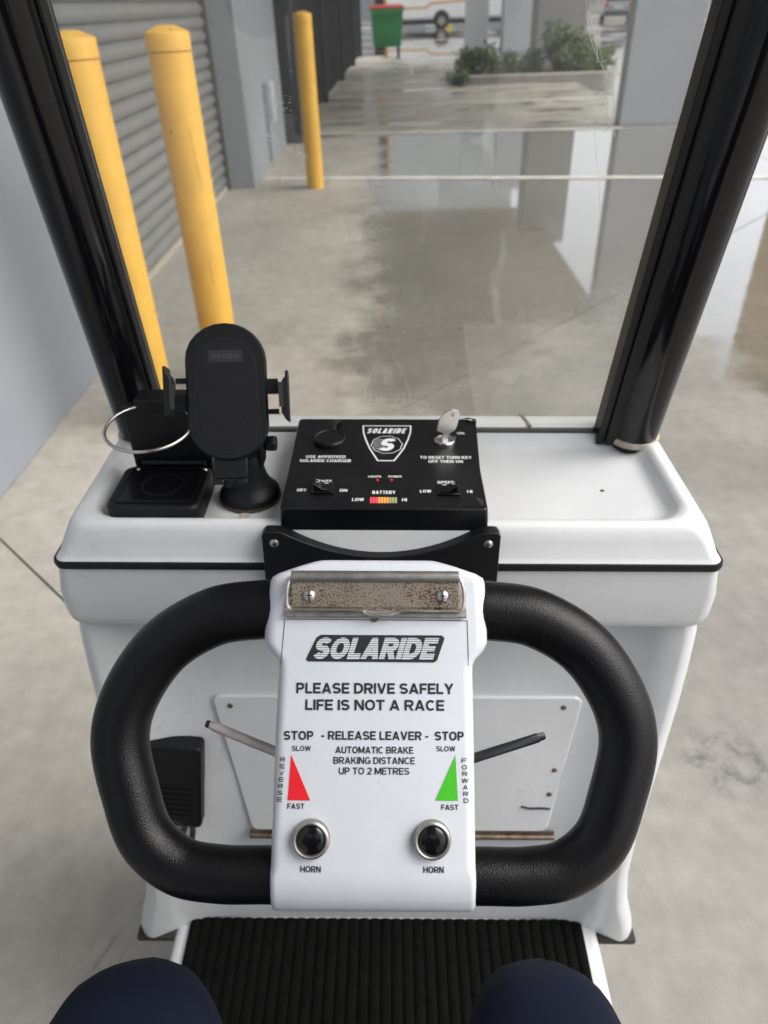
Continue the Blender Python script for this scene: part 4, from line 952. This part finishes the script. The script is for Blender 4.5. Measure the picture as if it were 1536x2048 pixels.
# ================================================================== PHONE HOLDER (sucked onto the console)
def phone_holder():
    rt = Vector((1.0, .007, 0)); c0 = kw @ Vector((-.159, .635, 1.035))
    vd = (c0 - Vector((0, 0, 1.35))).normalized()                     # it was turned to face the rider
    basep = kw @ Vector((-.1505, .641, .9095))
    r = empty('phone_holder', basep, 'black phone holder with side grips on a suction stand beside the control box', 'phone holder', rot=(0, TH, 0))
    r.location = basep; r.rotation_euler = (0, TH, 0)
    inv = (Matrix.Translation(basep) @ Matrix.Rotation(TH, 4, 'Y')).inverted()
    n = Vector((.13, -.845, .52)).normalized(); u = Vector((-.01, .52, .85)); u = (u - n * u.dot(n)).normalized()
    HM = inv @ frame(c0, u, n)
    def stad(w, h0, h1, k=12):
        out = [(w * math.cos(math.pi * i / k), h1 - w * .92 + w * .92 * math.sin(math.pi * i / k)) for i in range(k + 1)]
        out += [(w * math.cos(math.pi + math.pi * i / k), h0 + w * .92 + w * .92 * math.sin(math.pi + math.pi * i / k)) for i in range(k + 1)]
        return out
    b = MB(); sec = [stad(.0385, -.064, .069), stad(.0393, -.065, .070), stad(.0393, -.065, .070), stad(.0375, -.063, .068)]
    b.loft([[(x, y, z) for x, y in s_] for s_, z in zip(sec, (-.016, -.013, -.002, 0))], True, True, smooth=False)
    body = b.build('cradle', 'black_satin', r, M=HM)
    sec = [stad(.0290, -.055, .054), stad(.0286, -.0546, .0536)]
    MB().loft([[(x, y, z) for x, y in s_] for s_, z in zip(sec, (.0001, .0008))], True, True, smooth=False).build('pad', 'carbon', body)
    strip(stad(.0297, -.0557, .0547), .0007, .0003).build('pad_groove', 'ink', body)
    for k in range(34):                                              # woven pattern ribs on the pad
        pass
    MB().prism(rrect(-.0165, .0165, .0315, .0435, .0008, 2), .0009, .0011).build('badge', 'ink', body)
    text('SANSAI', -.0130, .0135, .0355, .0046, 'badge_grey', body, .0013, .2)
    # side grips
    for s in (-1, 1):
        dx = .0015 if s > 0 else -.0005; dy = -.006 if s > 0 else -.002
        g = MB()
        g.prism([(s * .0385, .0195 + dy), (s * .0500, .0195 + dy), (s * .0500, .0145 + dy), (s * .0385, .0145 + dy)] if s < 0 else [(.0385, -.0145), (.0385, -.0195), (.0500, -.0195), (.0500, -.0145)], -.011, -.006)
        y0, y1 = ((-.0155, .0015) if s < 0 else (.0005, .0155))
        g.prism([(s * .0385, y0), (s * .0500, y0), (s * .0500, y1), (s * .0385, y1)], -.011, -.006)
        g.build('grip_arm', 'black_satin', body)
        f = [(0, -.0255), (.0045, -.0225), (.0080, -.016), (.0080, .010), (.0060, .0165), (.0035, .018), (.0035, .0245), (0, .0245)]
        pr_ = [((s * (.0490 + dx) + s * (.0105 - x)), y + (.003 if s < 0 else -.003)) for x, y in f]
        MB().prism(pr_, -.013, .012).build('grip', 'black_satin', body, bevel=.0012)
        MB().prism([(s * (.0515 + dx) - .0022 + .0, -.014), (s * (.0515 + dx) + .0022, -.014), (s * (.0515 + dx) + .0022, .010), (s * (.0515 + dx) - .0022, .010)], .0121, .0132).build('grip_pad', 'rubber', body)
    # bottom foot
    ft = MB(); ft.box(-.0165, .0165, -.083, -.062, -.012, -.004); ft.box(-.0165, -.006, -.0885, -.0831, -.012, .010); ft.box(.006, .0165, -.0885, -.0831, -.012, .010); ft.box(-.006, .006, -.092, -.0831, -.010, -.003)
    ft.build('foot', 'black_satin', body, bevel=.001)
    # stand
    sl_ = MB().lathe([(.0330, 0), (.0335, .002), (.0328, .004)], seg=40).build('suction_cup', 'suction', r)
    MB().lathe([(.0322, .0042), (.0322, .008), (.0300, .011), (.0255, .016), (.0215, .023), (.0190, .034), (.0180, .048), (.0165, .056), (.010, .058)], seg=40).build('stand', 'black_satin', r)
    MB().lathe([(.0222, .020), (.0228, .0215), (.0222, .023)], seg=40, cap0=False, cap1=False).build('stand_ring', 'black_plastic', r)
    arm = MB(); arm.tube([(.0115, -.004, .036), (.0185, -.004, .052), (.0195, -.002, .070), (.015, .004, .080), (.006, .010, .092), (0, .012, .108)], [.006, .0062, .0065, .0065, .007, .007], 12, flat=.7); arm.build('arm', 'black_satin', r)
    MB().lathe([(.0075, 0), (.0090, .002), (.0090, .010), (.0075, .0115)], seg=6, M=Matrix.Translation((.0235, -.002, .068)) @ Matrix.Rotation(R(90), 4, 'Y')).build('knob', 'black_satin', r, bevel=.001)
    MB().prism(rrect(-.0045, .0045, -.0425, -.0325, .002, 3), .0003, .0014).build('release_tab', 'gasket', r)
mat('badge_grey', (.045, .045, .048), .5)
# diagonal weave on the pad
def weave():
    m = MATS['carbon']; t = m.node_tree; b = t.nodes['Principled BSDF']
    tc = t.nodes.new('ShaderNodeTexCoord'); wv = t.nodes.new('ShaderNodeTexWave'); wv.bands_direction = 'DIAGONAL'; wv.inputs['Scale'].default_value = 160; wv.inputs['Distortion'].default_value = 0
    mp = t.nodes.new('ShaderNodeMapping'); mp.inputs['Rotation'].default_value = (0, 0, R(90)); mp.inputs['Scale'].default_value = (1, 1, 0)
    t.links.new(tc.outputs['Object'], mp.inputs[0]); t.links.new(mp.outputs[0], wv.inputs[0])
    bp = t.nodes.new('ShaderNodeBump'); bp.inputs['Strength'].default_value = .6; bp.inputs['Distance'].default_value = .0006
    t.links.new(wv.outputs['Fac'], bp.inputs['Height']); t.links.new(bp.outputs[0], b.inputs['Normal'])
weave()
phone_holder()

# ================================================================== THE RIDER
def skin(name, verts, edges, rad, m, parent, root=0, sub=2):
    me = bpy.data.meshes.new(name); me.from_pydata(verts, edges, []); o = bpy.data.objects.new(name, me); COL.objects.link(o); o.parent = parent
    o.modifiers.new('skin', 'SKIN')
    bm = bmesh.new(); bm.from_mesh(me); ly = bm.verts.layers.skin.verify()
    for i, v in enumerate(bm.verts):
        r_ = rad[i]; v[ly].radius = r_ if hasattr(r_, '__len__') else (r_, r_); v[ly].use_root = (i == root)
    bm.to_mesh(me); bm.free()
    s_ = o.modifiers.new('sub', 'SUBSURF'); s_.levels = sub; s_.render_levels = sub
    dg = bpy.context.evaluated_depsgraph_get(); me2 = bpy.data.meshes.new_from_object(o.evaluated_get(dg))
    o.modifiers.clear(); o.data = me2; me2.materials.clear(); me2.materials.append(MATS[m])
    for p in me2.polygons: p.use_smooth = True
    return o
pe = empty('person', (-.04, -.30, .55), 'seated rider in navy trousers, only the knees in view', 'person')
Pv = lambda *p: (p[0] + .04, p[1] + .30, p[2] - .55)
# trousers: pelvis, thighs, knees, shins as one surface
tv = [Pv(-.04, -.34, .66), Pv(-.15, -.28, .64), Pv(-.18, .0, .655), Pv(-.222, .163, .690), Pv(-.229, .233, .675), Pv(-.225, .228, .50), Pv(-.195, .13, .30),
      Pv(.06, -.28, .64), Pv(.10, .0, .655), Pv(.108, .168, .685), Pv(.111, .233, .667), Pv(.111, .228, .50), Pv(.115, .13, .30), Pv(-.04, -.36, .80)]
te = [(0, 1), (1, 2), (2, 3), (3, 4), (4, 5), (5, 6), (0, 7), (7, 8), (8, 9), (9, 10), (10, 11), (11, 12), (0, 13)]
trs = skin('trousers', tv, te, [(.13, .10), .10, .090, .074, .066, .064, .06, .10, .090, .074, .066, .064, .06, (.15, .10)], 'trousers', pe, 0, 3)
tex = bpy.data.textures.new('fold', 'CLOUDS'); tex.noise_scale = .09
dm = trs.modifiers.new('fold', 'DISPLACE'); dm.texture = tex; dm.strength = .012; dm.mid_level = .5
tex2 = bpy.data.textures.new('crease', 'MUSGRAVE' if False else 'CLOUDS'); tex2.noise_scale = .035; tex2.noise_depth = 3
dm2 = trs.modifiers.new('crease', 'DISPLACE'); dm2.texture = tex2; dm2.strength = .0065; dm2.mid_level = .5
sv = [Pv(-.04, -.36, .78), Pv(-.04, -.38, .98), Pv(-.04, -.37, 1.15), Pv(-.04, -.36, 1.22), Pv(-.22, -.36, 1.17), Pv(-.27, -.20, .98), Pv(-.20, -.05, 1.08), Pv(.14, -.36, 1.17), Pv(.19, -.20, .98), Pv(.12, -.05, 1.08)]
skin('shirt', sv, [(0, 1), (1, 2), (2, 3), (2, 4), (4, 5), (5, 6), (2, 7), (7, 8), (8, 9)], [(.16, .11), (.16, .12), (.15, .11), .07, .07, .055, .04, .07, .055, .04], 'shirt', pe, 1, 2)
bv = [Pv(-.04, -.36, 1.22), Pv(-.04, -.34, 1.31), Pv(-.04, -.33, 1.38), Pv(-.04, -.325, 1.46), Pv(-.04, -.33, 1.53)]
skin('head', bv, [(0, 1), (1, 2), (2, 3), (3, 4)], [.055, .052, (.066, .085), (.075, .095), (.06, .075)], 'skin', pe, 0, 2)
skin('hair', [Pv(-.04, -.37, 1.40), Pv(-.04, -.365, 1.50), Pv(-.04, -.345, 1.555)], [(0, 1), (1, 2)], [.07, (.082, .09), (.06, .075)], 'hair', pe, 0, 2)
for s, x in ((-1, -.195), (1, .115)):
    skin('shoe', [Pv(x, .06, .285), Pv(x, .14, .285), Pv(x, .22, .278), Pv(x, .28, .272)], [(0, 1), (1, 2), (2, 3)], [(.035, .032), (.040, .034), (.042, .026), (.036, .02)], 'shoe', pe, 1, 2)
    hx = -.13 if s < 0 else .06                                     # hands raised to the phone
    hv = [Pv(-.20 if s < 0 else .12, -.05, 1.08), Pv(hx, -.055, 1.24), Pv(hx * 1.0, -.055, 1.29)]; he = [(0, 1), (1, 2)]; hr_ = [.036, (.030, .020), (.038, .016)]
    for q in range(4):
        b0 = len(hv); z = 1.27 + .02 * q
        hv += [Pv(hx - s * .025, -.058, z), Pv(hx - s * .05, -.052, z + .004), Pv(hx - s * .062, -.046, z + .004)]; he += [(2, b0), (b0, b0 + 1), (b0 + 1, b0 + 2)]; hr_ += [.009, .008, .007]
    b0 = len(hv); hv += [Pv(hx - s * .02, -.075, 1.27), Pv(hx - s * .045, -.082, 1.29)]; he += [(1, b0), (b0, b0 + 1)]; hr_ += [.010, .008]
    skin('hand', hv, he, hr_, 'skin', pe, 0, 2)
ph = MB().prism(rrect(-.036, .036, -.075, .075, .01, 5), -.004, .004, M=frame((-.03, -.056, 1.305), (0, .58, .81), (0, .81, -.58))).build('phone', 'phone_black', bevel=.0015)
tag(ph, 'dark smartphone held up by the rider behind the tiller', 'phone')
